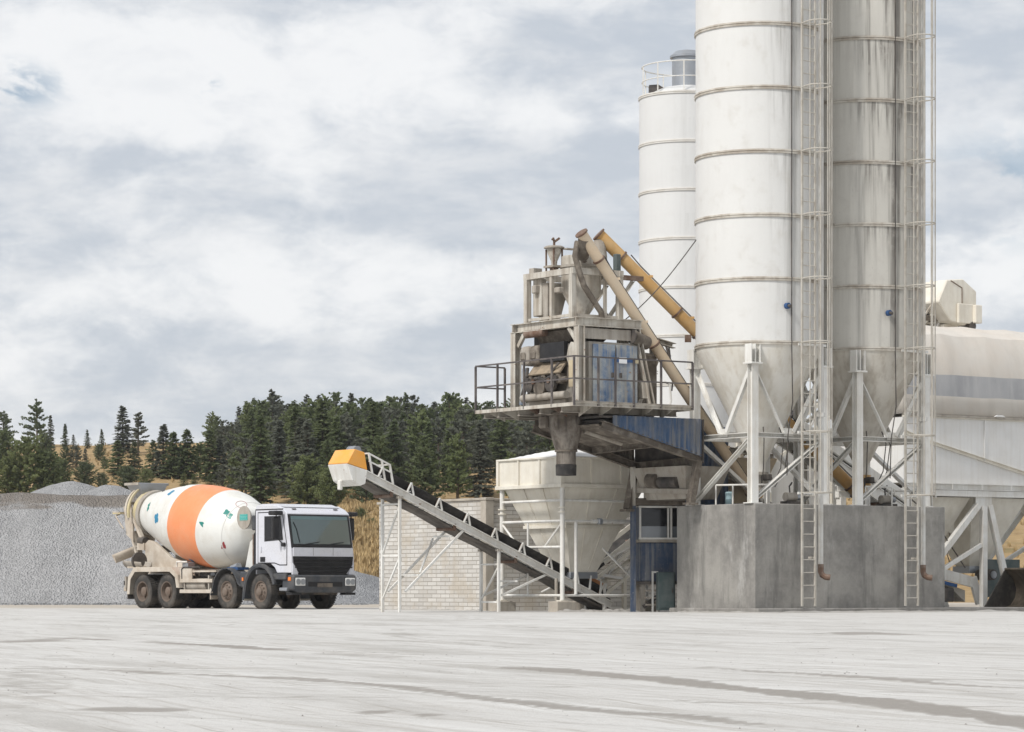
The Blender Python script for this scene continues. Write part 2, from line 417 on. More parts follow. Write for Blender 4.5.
for pts, w, amt in (
    ([(-10,43),(-6.4,37.3),(-2.6,29),(0,21.9),(1.2,17.3),(2.17,12.7),(2.9,8)], .18, .95),
    ([(-5,33),(-1.6,27.5),(.78,23.3),(1.9,20),(2.9,17),(4.2,12),(5,8)], .10, .75),
    ([(-7.5,30),(-3.2,21.5),(-1.1,18.2),(0,14.7),(1.2,12),(1.9,9)], .10, .75),
    ([(-9.5,40),(-6.5,32),(-4.2,25),(-3.0,19),(-2.4,14)], .22, .35),
    ([(9,34),(4.5,38),(0,45),(-6,52),(-12,56)], .30, .42),
    ([(12,30),(6,34.5),(1,41),(-6,48),(-13,52)], .25, .38),
    ([(-13,62),(-6,58),(0,56),(8,57),(13,60)], .4, .35),
    ([(-4.8,24),(-2.6,16.2),(-2.0,12.8),(-1.7,9)], .12, .45),
    ([(10,47),(5,52),(-2,58),(-10,66)], .4, .3),
    ):
    d = seg_dist(XX, YY, curve(pts)) + wob*w*1.5
    brk = np.clip((fbm(XX*.5+pts[0][0], YY*.35+pts[0][1], 3)-.25)*5, 0.15, 1)
    stain = np.maximum(stain, amt*brk*np.clip((w-d)/(w*.25)+.5, 0, 1))
rt = np.random.RandomState(12)
for k in range(46):       # faint single and paired tyre tracks swinging across the yard
    x0, y0 = rt.uniform(-9, 9), rt.uniform(11, 62); hd = rt.uniform(-.5, .5) + (PI/2 if rt.rand() < .25 else 0); cur = rt.uniform(-.05, .05)
    pts = []; x_, y_ = x0, y0
    for q in range(int(rt.randint(6, 15))):
        pts.append((x_, y_)); x_ += math.cos(hd)*1.3; y_ += math.sin(hd)*1.3; hd += cur
    wd = rt.uniform(.07, .13); am = rt.uniform(.30, .55)
    for off in ((0, 2.0) if k % 3 == 0 else (0,)):
        P2 = [(a_, b_+off) for a_, b_ in pts]
        lox, hix = min(p[0] for p in P2)-1, max(p[0] for p in P2)+1; loy, hiy = min(p[1] for p in P2)-1, max(p[1] for p in P2)+1
        msk = (XX > lox) & (XX < hix) & (YY > loy) & (YY < hiy)
        d = seg_dist(XX[msk], YY[msk], P2) + wob[msk]*wd*1.2
        stain[msk] = np.maximum(stain[msk], am*np.clip((wd-d)/(wd*.5)+.5, 0, 1)*np.clip((fbm(XX[msk]*.7+k, YY[msk]*.5, 3)-.25)*4, .2, 1))
for cx, cy, rx, ry in ((-.63,13.6,.16,.35), (-.39,13.3,.09,.22), (-1.75,13.7,.35,.5), (-5.3,33,.5,1.2), (4.6,39,.8,1.5)):
    d = np.hypot((XX-cx)/rx, (YY-cy)/ry) + wob*2.2
    stain = np.maximum(stain, .75*np.clip((1-d)*2.2, 0, 1))
t = NT('dusty_yard'); v = t.tc.outputs['Object']
x = t.mix(t.noise(v, .16, 8, .65), (.505,.492,.468), (.61,.60,.58))
x = t.mix(t.mr(t.noise(t.rotmap(v, R(-18), (1.1,.12,1)), 1.0, 9, .68), .46, .66, 0, .6), x, (.355,.34,.315))
x = t.mix(t.mr(t.noise(t.rotmap(v, R(-26), (3.0,.16,1), (3,1,0)), 1.0, 9, .66), .5, .66, 0, .65), x, (.64,.635,.615))
x = t.mix(t.mr(t.noise(t.rotmap(v, R(-21), (8,.22,1), (9,4,0)), 1.0, 7, .62), .50, .64, 0, .5), x, (.38,.355,.32))
x = t.mix(t.mr(t.noise(v, 2.2, 10, .75), .55, .75, 0, .4), x, (.38,.365,.34))
x = t.mix(t.mr(t.noise(v, 14, 6, .7), .6, .72, 0, .5), x, (.33,.315,.295))
x = t.mix(t.mr(t.noise(t.rotmap(v, R(-50), (5,.22,1), (2,5,0)), 1.0, 8, .62), .53, .64, 0, .45), x, (.38,.365,.34))
x = t.mix(t.mr(t.noise(t.rotmap(v, R(-16), (18,.4,1), (1,2,0)), 1.0, 5, .62), .57, .68, 0, .55), x, (.30,.275,.24))
far = t.n('ShaderNodeSeparateXYZ'); t.l(v, far.inputs[0])
ds_ = t.math('ADD', far.outputs[1], t.math('MULTIPLY', t.noise(v, .12, 6, .6), 24.0))
x = t.mix(t.mr(ds_, 98, 112, 0, .75), x, (.40,.345,.275))
at = t.n('ShaderNodeAttribute', attribute_name='stain')
sf = t.math('MULTIPLY', t.mr(t.math('ADD', at.outputs['Fac'], t.math('MULTIPLY', t.math('SUBTRACT', t.noise(v, 2.6, 9, .72), .5), 1.5)), .22, .5), t.mr(at.outputs['Fac'], 0, 1, .35, .95))
x = t.mix(sf, x, (.28,.26,.235))
x = t.mix(t.mr(t.noise(v, 7, 9, .8), .53, .66, 0, .35), x, (.36,.34,.31))
x = t.mix(t.mr(t.noise(t.mapping(v, (1,1,1), (5,5,5)), 9, 8, .8), .56, .68, 0, .35), x, (.70,.69,.67))
t.bump(t.math('ADD', t.noise(v, 3.5, 10, .7), t.math('MULTIPLY', t.noise(v, 40, 4, .7), .35)), .55, .05)
t.fin(x, .88, 0, .22)
grid_mesh('yard_ground', xs, ys, Zg, t.m, 'structure', stain)

# ---- loose grit on the yard
g = MB(); rg = random.Random(5)
for i in range(900):
    Y = 11*math.exp(rg.random()*1.75); X = rg.uniform(-.19, .19)*Y; s = rg.uniform(.002, .006)*(1+Y*.012)
    vs = [g.bm.verts.new((X+s*rg.uniform(.6,1.3)*dx, Y+s*rg.uniform(.6,1.3)*dy, dz*s*rg.uniform(.5,1.0)+.004)) for dx, dy, dz in ((-1,-1,-.3),(1,-1,-.3),(0,1.2,-.3),(.1,0,1.3))]
    for q in ((0,1,3),(1,2,3),(2,0,3)): g.bm.faces.new([vs[k] for k in q])
g = g.build('grit', mat('grit_stone', (.26,.25,.235), .9, var=.4, bump=0))
tag(g, 'loose grey grit scattered over the pale yard', 'grit', kind='stuff')

# ---- hillside
def hz(X, Y):
    X = np.asarray(X, float); Y = np.asarray(Y, float)
    base = np.interp(Y, [120, 134, 150, 200, 260, 320, 345, 400, 700], [-.6, 0, 1.8, 6.3, 11.2, 15.6, 16.2, 14.5, 6.0])
    und = (fbm(X*.03+3, Y*.03+1) - .47)*4.2 + (fbm(X*.15, Y*.15) - .47)*1.0
    return base + und*np.clip((Y-140)/60, 0, 1)
hx = np.concatenate([np.arange(-420, -90, 20), np.arange(-90, 91, 1.6), np.arange(100, 421, 20)])
hy = np.concatenate([np.arange(122, 340, 1.8), np.arange(345, 720, 15)])
HX, HYg = np.meshgrid(hx, hy)
t = NT('dry_grass_hill'); v = t.tc.outputs['Object']
x = t.mix(t.noise(v, .12, 9, .65), (.30,.20,.095), (.50,.365,.20))
x = t.mix(t.mr(t.noise(t.mapping(v, (1,.5,1)), .5, 9, .7), .5, .66, 0, .6), x, (.25,.17,.085))
x = t.mix(t.mr(t.noise(v, 1.6, 9, .75), .5, .7, 0, .6), x, (.55,.42,.26))
x = t.mix(t.mr(t.noise(v, .09, 6, .6), .58, .68, 0, .5), x, (.13,.13,.055))
t.bump(t.noise(v, 1.3, 9, .7), .9, .4)
t.fin(x, .95, 0, .1)
grid_mesh('hillside', hx, hy, hz(HX, HYg), t.m, 'structure')

def on_hill(px, py, y0=150, y1=322):
    """where the line of sight (px, py) meets the hill"""
    for Y in np.arange(y0, y1, 1.0):
        X = wx(px, Y)
        if float(hz(X, Y)) >= wz(py, Y): return X, Y
    return wx(px, y1), y1

# ---- gravel bank, heaps
def gravel_mat(name, lo, hi, soil=None, band=None):
    t = NT(name); v = t.tc.outputs['Object']
    vo = t.n('ShaderNodeTexVoronoi'); t.l(v, vo.inputs['Vector']); vo.inputs['Scale'].default_value = 13.0
    x = t.mix(vo.outputs['Color'], lo, hi)
    hs = t.n('ShaderNodeSeparateColor'); t.l(vo.outputs['Color'], hs.inputs[0])
    x = t.mix(hs.outputs[0], lo, hi)
    x = t.mix(t.mr(t.noise(v, .5, 9, .7), .44, .66, 0, .5), x, tuple(q*.82 for q in lo))
    x = t.mix(t.mr(t.noise(t.mapping(v, (.5,.14,.14)), 1.0, 8, .65), .48, .66, 0, .35), x, tuple(min(1,q*1.15) for q in hi))
    if soil:
        sep = t.n('ShaderNodeSeparateXYZ'); t.l(v, sep.inputs[0])
        zz = t.math('ADD', sep.outputs[2], t.math('MULTIPLY', t.math('SUBTRACT', t.noise(t.mapping(v, (.35,1,1.2)), 1.0, 8, .65), .5), 1.5))
        x = t.mix(t.mr(zz, band, band+.3, 0, .8), x, soil)
    x = t.mix(t.mr(t.noise(t.mapping(v, (1.6,.25,.25), rot=(0,R(18),0)), 1.0, 9, .7), .5, .66, 0, .22), x, tuple(q*.8 for q in lo))
    vb = t.n('ShaderNodeTexVoronoi'); t.l(v, vb.inputs['Vector']); vb.inputs['Scale'].default_value = 4.0
    x = t.mix(t.mr(vb.outputs['Distance'], 0, .14, .35, 0), x, tuple(min(1,q*1.3) for q in hi))
    t.bump(t.math('ADD', vo.outputs['Distance'], t.noise(v, 2.5, 8, .7)), 1.0, .12)
    return t.fin(x, .92, 0, .15)
M['gravel'] = gravel_mat('bank_gravel', (.365,.363,.365), (.455,.453,.455), (.20,.17,.14), 3.85)
M['gravel_pale'] = gravel_mat('heap_gravel', (.33,.33,.335), (.46,.46,.46))
M['gravel_dark'] = gravel_mat('low_heap_gravel', (.25,.255,.265), (.38,.385,.395))

bx = np.arange(-70, -3, .3); by = np.arange(113, 155, .3)
BX, BY = np.meshgrid(bx, by)
toe = 115 + (fbm(BX*.25, BX*0+2)-.47)*1.6
e = (BY-toe)*.66
e = np.minimum(e, (-8.3-BX + (fbm(BY*.2, BX*0)-.47)*2)*.72)
e = np.minimum(e, (152-BY)*.8)
top = 4.5 + (fbm(BX*.35, BY*.35)-.47)*.26
bz = np.minimum(e, top)
bz = np.where(bz > 3.7, bz - (bz-3.7)**2*.12, bz) + (fbm(BX*.9, BY*.9)-.47)*.22*np.clip(e, 0, 1) + (fbm(BX*.5, BY*.1+3)-.47)*.7*np.clip(e*.5, 0, 1)*np.clip((top-e)*2,0.12,1)
bz = np.maximum(bz, -.3)
tag(grid_mesh('gravel_bank', bx, by, bz, M['gravel']), 'long flat topped bank of grey gravel with a brown soil edge behind the mixer truck', 'gravel bank')

def heap(name, cx, cy, r, h, base, m, label, sx=1.0, asym=0.0, seed=0):
    n, k = 64, 22; g = MB(); rows = []
    for j in range(k+1):
        rr = j/k; row = []
        for i in range(n):
            a = 2*PI*i/n
            wob = 1 + (mnoise.noise((math.cos(a)*1.3+seed, math.sin(a)*1.3, seed)))*.22
            X = cx + math.cos(a)*rr*r*sx*wob; Y = cy + math.sin(a)*rr*r*wob
            z = h*(1-rr) - h*.10*math.exp(-(rr/.12)**2)
            z += mnoise.noise((X*1.7, Y*1.7, seed))*.09*(1-rr)*min(1, j) + mnoise.noise((X*.6, Y*.6, seed+4))*.18*(1-rr)
            row.append(g.bm.verts.new((X-cx, Y-cy, z - (.25 if j == k else 0))))
        rows.append(row)
    for j in range(1, k):
        for i in range(n): g.bm.faces.new((rows[j][i], rows[j][(i+1)%n], rows[j+1][(i+1)%n], rows[j+1][i]))
    g.bm.faces.new(rows[1]); bmesh.ops.delete(g.bm, geom=rows[0], context='VERTS')
    o = g.build(name, m, smooth=60); o.location = (cx, cy, base)
    return tag(o, label, 'gravel heap')
heap('gravel_heap', wx(74,129), 129, 2.9, 1.05, 4.3, M['gravel_pale'], 'larger pale conical gravel heap on top of the bank', 1.0, seed=1)
heap('gravel_heap', wx(113,128), 128, 2.2, .80, 4.3, M['gravel_pale'], 'smaller pale gravel heap on the bank, beside the drum hopper', 1.1, seed=2)
heap('gravel_heap', wx(325,124), 124, 4.3, 1.95, 0, M['gravel_dark'], 'low grey gravel heap between the truck cab and the block wall', 1.15, seed=3)
heap('gravel_heap', wx(364,119), 119, 1.5, .55, 0, M['gravel_dark'], 'small dark mound at the foot of the low gravel heap', 1.0, seed=4)

# ---- stones that rolled to the foot of the gravel
g = MB(); rg = random.Random(8)
for i in range(900):
    X = rg.uniform(-27, -5.5); Y = 115.2 - abs(rg.gauss(0, 1.6)); s = rg.uniform(.03, .10)*rg.uniform(.5, 1.2)
    vs = [g.bm.verts.new((X+s*rg.uniform(.6,1.2)*dx, Y+s*rg.uniform(.6,1.2)*dy, .0+dz*s)) for dx, dy, dz in ((-1,-1,-.2),(1,-1,-.2),(1,1,-.2),(-1,1,-.2),(-.5,-.5,.8),(.6,-.5,.7),(.5,.6,.9),(-.6,.5,.7))]
    for q in ((4,5,6,7),(0,1,5,4),(1,2,6,5),(2,3,7,6),(3,0,4,7)): g.bm.faces.new([vs[k] for k in q])
g = g.build('gravel_stones', M['gravel_dark']); tag(g, 'loose grey stones spilled along the foot of the gravel bank', 'stones', kind='stuff')

# ---- dry grass tufts
g = MB(); rg = random.Random(11)
def tuft(X, Y, s):
    z = float(hz(X, Y)) - .03
    for k in range(7):
        a = rg.uniform(0, 2*PI); l = s*rg.uniform(.6, 1.1); w = s*.13; dx, dy = math.cos(a), math.sin(a); le = rg.uniform(.1, .5)*l
        ox, oy = rg.uniform(-.2,.2)*s, rg.uniform(-.2,.2)*s
        g.face([(X+ox-dy*w, Y+oy+dx*w, z), (X+ox+dy*w, Y+oy-dx*w, z), (X+ox+dx*le, Y+oy+dy*le, z+l)])
for i in range(5200):
    Y = rg.uniform(138, 318); X = rg.uniform(-.19, .20)*Y
    if fbm(X*.1, Y*.1, 3) < .36: continue
    tuft(X, Y, rg.uniform(.25, .6))
for i in range(1600):
    Y = rg.uniform(138, 205); X = rg.uniform(-.058, -.035)*Y
    tuft(X, Y, rg.uniform(.25, .6))
g = g.build('dry_grass', mat('dry_grass_blades', (.46,.34,.175), .9, var=.4, vs=.5, dirt=(.22,.16,.08), damt=.7, ds=.6, bump=0), recalc=False)
tag(g, 'straw coloured dry grass covering the hillside', 'dry grass', kind='stuff')

# ---- sky: cloud deck in a Nishita sky
SUN_EL, SUN_DIR = R(46), Vector((-.63, -.68, 0)).normalized()
w = bpy.data.worlds.new('World'); sc.world = w; w.use_nodes = True
nt = w.node_tree; nt.nodes.clear()
def wn(t_, **k):
    x_ = nt.nodes.new(t_)
    for a, b in k.items(): setattr(x_, a, b)
    return x_
L = nt.links.new
out = wn('ShaderNodeOutputWorld'); bg = wn('ShaderNodeBackground'); L(bg.outputs[0], out.inputs[0])
sky = wn('ShaderNodeTexSky', sky_type='NISHITA'); sky.sun_disc = False
sky.sun_elevation = SUN_EL; sky.sun_rotation = math.atan2(SUN_DIR.x, SUN_DIR.y)
sky.air_density = 1.0; sky.dust_density = 1.5
tc = wn('ShaderNodeTexCoord')
def wnoise(scale, mscale, loc, detail, rough, dist=0.0):
    mp = wn('ShaderNodeMapping'); L(tc.outputs['Generated'], mp.inputs[0])
    mp.inputs['Scale'].default_value = mscale; mp.inputs['Location'].default_value = loc
    n = wn('ShaderNodeTexNoise'); L(mp.outputs[0], n.inputs[0]); n.inputs['Scale'].default_value = scale
    n.inputs['Detail'].default_value = detail; n.inputs['Roughness'].default_value = rough; n.inputs['Distortion'].default_value = dist
    return n.outputs[0]
def wmr(v_, a, b, c=0., d=1.):
    m = wn('ShaderNodeMapRange', interpolation_type='SMOOTHSTEP'); L(v_, m.inputs[0])
    for i, q in enumerate((a, b, c, d)): m.inputs[1+i].default_value = q
    return m.outputs[0]
def wmath(op, a, b):
    m = wn('ShaderNodeMath', operation=op)
    for i, q in enumerate((a, b)):
        if isinstance(q, (int, float)): m.inputs[i].default_value = q
        else: L(q, m.inputs[i])
    return m.outputs[0]
def wmix(f, a, b):
    m = wn('ShaderNodeMix', data_type='RGBA')
    for i, q in ((0, f), (6, a), (7, b)):
        if isinstance(q, (int, float)): m.inputs[i].default_value = q
        elif isinstance(q, tuple): m.inputs[i].default_value = (*q, 1)
        else: L(q, m.inputs[i])
    return m.outputs[2]
def blob(px, py, sx, sy):
    """soft cloud mass round a fixed sky direction; sx, sy in radians"""
    dx, dz = (px-512)/F, (HY-py)/F
    mp = wn('ShaderNodeMapping'); L(tc.outputs['Generated'], mp.inputs[0])
    mp.inputs['Scale'].default_value = (1/sx, 0, 1/sy); mp.inputs['Location'].default_value = (-dx/sx, 0, -dz/sy)
    ln = wn('ShaderNodeVectorMath', operation='LENGTH'); L(mp.outputs[0], ln.inputs[0])
    return wmr(ln.outputs['Value'], 0, 1, 1, 0)
big = wnoise(9.0, (1, 1, 2.1), (.35, 0, .2), 9, .55, .4)
mid = wnoise(30.0, (1, 1, 1.8), (1.7, 0, .9), 12, .60, .3)
wisp = wnoise(22.0, (1, 1, 3.2), (4.1, 0, 2.3), 9, .60, .2)
dens = wmath('ADD', wmath('MULTIPLY', big, .75), wmath('MULTIPLY', mid, .36))
for px, py, sx, sy, k in ((120,90,.10,.045,.20), (560,110,.09,.028,.16), (380,300,.12,.030,.17), (250,30,.07,.022,-.05), (600,60,.06,.022,-.14),
                          (540,215,.09,.030,-.14), (520,345,.09,.018,-.10), (230,5,.07,.016,-.16), (60,360,.13,.05,.05), (985,60,.05,.04,-.16), (985,140,.05,.025,.16), (985,190,.04,.012,-.1), (985,270,.05,.02,.08), (60,110,.05,.014,-.06)):
    dens = wmath('ADD', dens, wmath('MULTIPLY', blob(px, py, sx, sy), k))
under = wmix(wmr(wmath('ADD', wmath('MULTIPLY', wisp, .7), wmath('MULTIPLY', mid, .3)), .38, .62), (6.0,6.5,7.2), (8.1,8.3,8.6))
c1 = wmix(wmr(wmath('ADD', dens, wmath('MULTIPLY', wmath('SUBTRACT', wnoise(85.0, (1,1,1.6), (3,0,1), 8, .62, .3), .5), .16)), .49, .73), under, (9.9,9.96,10.05))
c1 = wmix(wmath('MULTIPLY', wmr(mid, .32, .54, 1, 0), .22), c1, (6.6,7.0,7.6))
holes = wmath('MULTIPLY', wmr(mid, .50, .62), wmath('ADD', wmath('ADD', blob(205,97,.011,.007), blob(20,100,.03,.012)), wmath('MULTIPLY', blob(1010,195,.05,.03), .7)))
csky = wmix(wmath('MINIMUM', holes, .75), c1, wmix(.55, sky.outputs[0], (3.4,4.7,6.2)))
csky = wmix(.94, sky.outputs[0], csky)
L(csky, bg.inputs['Color']); bg.inputs['Strength'].default_value = .083

sun = bpy.data.lights.new('sun', 'SUN'); sun.energy = 2.7; sun.angle = R(10); sun.color = (1.0, .965, .92)
so = bpy.data.objects.new('sun', sun); col.objects.link(so)
sp = Vector((SUN_DIR.x*math.cos(SUN_EL), SUN_DIR.y*math.cos(SUN_EL), math.sin(SUN_EL)))
so.rotation_euler = (-sp).to_track_quat('-Z', 'Y').to_euler(); so.location = sp*60

cam = bpy.data.cameras.new('camera'); co = bpy.data.objects.new('camera', cam); col.objects.link(co)
co.location = (0, 0, CH); co.rotation_euler = (R(90), 0, 0)
cam.sensor_fit = 'HORIZONTAL'; cam.sensor_width = 36; cam.lens = F/1024*36; cam.shift_y = (HY-366)/1024
cam.clip_start = .1; cam.clip_end = 8000
sc.camera = co
sc.view_settings.view_transform = 'Standard'; sc.view_settings.look = 'None'
sc.view_settings.exposure = 0.22; sc.view_settings.gamma = 1.0

# ---- thin air haze that lightens the far wood
hzm = bpy.data.materials.new('haze_air'); hzm.use_nodes = True; hzm.node_tree.nodes.clear()
ho = hzm.node_tree.nodes.new('ShaderNodeOutputMaterial'); hv = hzm.node_tree.nodes.new('ShaderNodeVolumePrincipled')
hv.inputs['Color'].default_value = (.90,.93,.96,1); hv.inputs['Density'].default_value = .00016; hv.inputs['Anisotropy'].default_value = .2
hzm.node_tree.links.new(hv.outputs[0], ho.inputs['Volume'])
hb_ = MB().box2((-3100,-120,-1.6),(3100,5100,36)).build('haze', hzm); hb_['kind'] = 'stuff'

# ---- spilled cement and sand lying along the feet of the plant
def spill(name, pts, w, h, m, label, seed):
    P = curve(pts, 60); g = MB(); rows = []
    for i, (x_, y_) in enumerate(P):
        dx, dy = P[min(i+1,59)][0]-P[max(i-1,0)][0], P[min(i+1,59)][1]-P[max(i-1,0)][1]; l_ = math.hypot(dx, dy)+1e-6; nx_, ny_ = -dy/l_, dx/l_
        ww = w*(.45+1.1*abs(mnoise.noise((i*.21, seed, 0))))*min(1, i/5, (59-i)/5); row = []
        for k in range(9):
            f = (k-4)/4; hh = h*(1-f*f)*(.35+1.1*abs(mnoise.noise((i*.33, seed+3, k*.3))))*min(1, i/5, (59-i)/5)
            row.append(g.bm.verts.new((x_+nx_*f*ww+mnoise.noise((i*.9,k,seed))*.05, y_+ny_*f*ww, hh-.012 if 0 < k < 8 else -.03)))
        rows.append(row)
    for i in range(59):
        for k in range(8): g.bm.faces.new((rows[i][k], rows[i][k+1], rows[i+1][k+1], rows[i+1][k]))
    o = g.build(name, m, smooth=60); tag(o, label, 'spill', kind='stuff')
M['spill'] = concrete('spilled_cement', (.42,.405,.38), (.33,.315,.29), (.27,.25,.225), 30)
q = lambda a, b: PL(a, b)[:2]
spill('spilled_cement', [q(-.3,3.0), q(-.35,1.6), q(-.42,-.5), q(1.5,-.62), q(3.5,-.58), q(6.0,-.65), q(8.8,-.6)], .22, .07, M['spill'], 'spilled cement dust heaped along the foot of the plinth apron', 3)
spill('spilled_sand', [q(-2.2,5.3), q(-1.0,5.35), q(.2,5.4), q(1.0,5.9)], .35, .10, M['spill'], 'spilled sand lying under the front edge of the cream hopper', 8)
spill('spilled_sand', [q(-1.5,9.6), q(-1.45,11), q(-1.4,12.5), q(-1.5,14.9)], .16, .06, M['spill'], 'thin line of sand and dust at the foot of the block wall', 12)
# ================================================================== CEMENT SILOS
RS = 1.59
def rung_ladder(parent, x, y, z0, z1, hoops, mt, name='caged_ladder', wdt=.42, cage_from=None):
    """caged ladder facing -y; x, y in the parent's frame"""
    lad = MB().box((0,0,z1), (wdt, .05, .05)).build(name, mt, parent, loc=(x, y, 0))
    for zz in (z0+1.2, 4.45, z1-.3): MB().box((wdt/2,.12,zz), (.05,.22,.05)).build('standoff', mt, lad)
    for s in (-1, 1):
        MB().box((s*wdt/2, 0, (z0+z1)/2), (.048, .045, z1-z0)).build('stile', mt, lad)
    rung = None; k = 0; z = z0 + .2
    while z < z1 - .1 and k < 99:
        if rung is None:
            rung = MB().tube((-wdt/2+.03,0,0), (wdt/2-.03,0,0), .014, n=6).build('rung', mt, lad, loc=(0,0,z))
        else:
            r = rung.copy(); col.objects.link(r); r.parent = lad; r.location = (0,0,z)
        z += .315; k += 1
    hoop = None
    RC = .32
    for zz in hoops:
        if hoop is None:
            pts = [(-wdt/2-.01, 0, 0)] + [(RC*math.sin(a), -.40-RC*math.cos(a)*1.0, 0) for a in [R(q) for q in range(-110, 111, 20)]] + [(wdt/2+.01, 0, 0)]
            hoop = MB().path(pts, .017, 6).build('cage_hoop', mt, lad, loc=(0,0,zz))
        else:
            r = hoop.copy(); col.objects.link(r); r.parent = lad; r.location = (0,0,zz)
    if hoops:
        for q in (-85, -35, 0, 35, 85):
            a = R(q); MB().box((RC*math.sin(a), -.40-RC*math.cos(a), (hoops[0]+z1)/2), (.022,.022,z1-hoops[0])).build('cage_bar', mt, lad)
    return lad

def silo(name, a, b, zr, dz, nr, rz, label, ms, mc, mh, legs=True, legh=2.69, full=True):
    x, y, _ = PL(a, b)
    o = empty(name, (x, y, 0), rz, label, 'silo')
    ztop = zr + dz*nr
    MB().lathe([(RS, zr), (RS, ztop)], 96, caps=False).build('shell', ms, o, smooth=40)
    for k in range(nr+1):
        z = zr + dz*k
        MB().lathe([(RS-.02,z-.045),(RS+.03,z-.05),(RS+.035,z-.012),(RS+.012,z),(RS+.035,z+.012),(RS+.03,z+.05),(RS-.02,z+.045)], 96, caps=False).build('hoop', mh, o, smooth=50)
    zc = 3.75
    MB().lathe([(RS-.005, zr-.04), (RS-.02, zr-.15), (1.02,zr-1.22), (.17, zc), (.17, zc-.25)], 72, caps=False).build('cone', mc, o, smooth=30)
    MB().lathe([(RS-.01, ztop), (1.1, ztop+.28), (.4, ztop+.42), (0.0, ztop+.44)], 64, caps=False).build('roof', ms, o, smooth=30)
    return o, ztop

def support(o, mt, legh, zt, ring):
    """four legs with brackets, tie beams and braces; leg half spacing 1.14"""
    h = 1.14; P = ((-h,-h),(h,-h),(h,h),(-h,h)); zb = 4.38
    for x, y in P:
        l = MB().ibeam((x,y,legh+.02), (x,y,zt), .20, .19, .02, up=(0,1,0)).build('leg', mt, o)
        MB().box((x,y,legh+.012), (.34,.34,.024)).build('base_plate', mt, l)
        s = 1/math.sqrt(2); br = MB()
        # bracket: two cheeks and a sole plate that carry the shell
        sx, sy = math.copysign(1, x), math.copysign(1, y)
        br.box((x, y, zt+.02), (.35, .35, .04))
        br.box((x-.14, y, zt+.04+(ring-zt)/2), (.025, .26, ring-zt)); br.box((x+.14, y, zt+.04+(ring-zt)/2), (.025, .26, ring-zt))
        br.box((x, y, zt+.04+(ring-zt)/2), (.02, .22, ring-zt))
        br.box((x-sx*.03, y-sy*.10, zt+.04+(ring-zt)/2), (.26, .02, ring-zt-.01))
        br.build('bracket', mt, o)
    for i in range(4):
        (x0,y0),(x1,y1) = P[i], P[(i+1)%4]
        n = Vector((x1-x0, y1-y0, 0)).normalized(); q0 = Vector((x0,y0,0))+n*.1; q1 = Vector((x1,y1,0))-n*.1; md = (q0+q1)/2
        MB().chan(q0+Vector((0,0,zb)), q1+Vector((0,0,zb)), .16, .12, .015).build('tie_beam', mt, o)
        for q in (q0, q1):
            MB().angle(q+Vector((0,0,zt-.12)), md+Vector((0,0,zb+.10))+(q-md).normalized()*.12, .10, .014).build('brace', mt, o)
        MB().box((md.x, md.y, zb+.09), (.03 if abs(n.x)<.5 else .3, .3 if abs(n.x)<.5 else .03, .2)).build('gusset', mt, o)
        MB().chan(q0+Vector((0,0,legh+.15)), q1+Vector((0,0,zb-.1)), .13, .09, .014).build('brace', mt, o)

RZ = 6.65
HOOPZ = [2.95, 4.45] + [RZ+1.57*k for k in range(0, 7)]
for i, (a, label, ms, mc, mh, mt) in enumerate((
    (1.26, 'white cement silo nearest the mixing tower, with a clean shell and caged ladder', M['silo1'], M['cone1'], M['hoop'], M['white']),
    (4.68, 'grimy grey streaked cement silo standing right of the cleaner white one', M['silo2'], M['cone2'], M['hoop'], M['white']))):
    o, zt = silo('cement_silo', a, 1.36, RZ, 1.57, 7, TH, label, ms, mc, mh)
    support(o, mt, 2.69, 6.12 if i == 0 else 6.05, RZ-.08)
    rung_ladder(o, .09, -1.80, .16, 16.9, HOOPZ, M['ladder'])
    # fill pipe with a rusty coupling, clamped to the shell
    p = MB().tube((.58,-1.69,1.06), (.58,-1.69,17.2), .062, n=14).build('fill_pipe', M['pipe'], o, smooth=40)
    MB().path([(.58,-1.69,1.2),(.58,-1.69,1.02),(.60,-1.72,.93),(.66,-1.78,.88),(.74,-1.86,.87)], .075, 12).build('elbow', M['rust'], p, smooth=50)
    MB().lathe([(.075,-.05),(.11,-.05),(.11,.05),(.075,.05)], 16, (.58,-1.69,4.9)).build('coupling', M['pipe'], p, smooth=40)
    p2 = MB().tube((.80,-1.50,3.0), (.80,-1.50,17.0), .03, n=8).build('vent_pipe', M['pipe'], o, smooth=40)
    for z in (2.95, 4.45, 6.62):
        MB().box((.35,-1.62,z), (.9,.05,.06)).build('pipe_clamp', M['white'], o)
    MB().path([(-.28,-1.595,17),(-.28,-1.595,6.6),(-.22,-1.56,5.2),(-.15,-1.3,4.4),(-.1,-1.2,3.4)], .014, 6).build('cable', M['dark'], o)
    # blue level sensor low on the shell
    s_ = MB().tube((.0,0,0), (.0,-.10,0), .075, n=12).build('level_sensor', M['tile_blue'], o, loc=(-.42 if i == 0 else -.5, -1.55, 7.55))
    MB().tube((.0,-.09,0), (.0,-.17,-.02), .04, n=10).build('sensor_cap', M['dark'], s_)
    # outlet: butterfly valve, aeration hoses, discharge boot
    MB().lathe([(.17,3.52),(.24,3.52),(.24,3.44),(.17,3.44),(.17,3.30),(.24,3.30),(.24,3.24),(.15,3.24),(.15,2.98)], 24).build('outlet_valve', M['dusty'] if i == 0 else M['tube_o'], o, smooth=30)
    MB().box((.0,-.30,3.38), (.14,.28,.16)).build('actuator', M['dark'], o, bevel=.02)
    for q in range(3):
        an = R(-120+q*45); x, y = math.cos(an), math.sin(an)
        MB().path([(x*.62,y*.62,4.62),(x*.75,y*.75,4.3),(x*.66,y*.66,3.6),(x*.4,y*.4,3.15),(x*.32,y*.32,3.4)], .014, 5).build('air_hose', M['dark'], o)

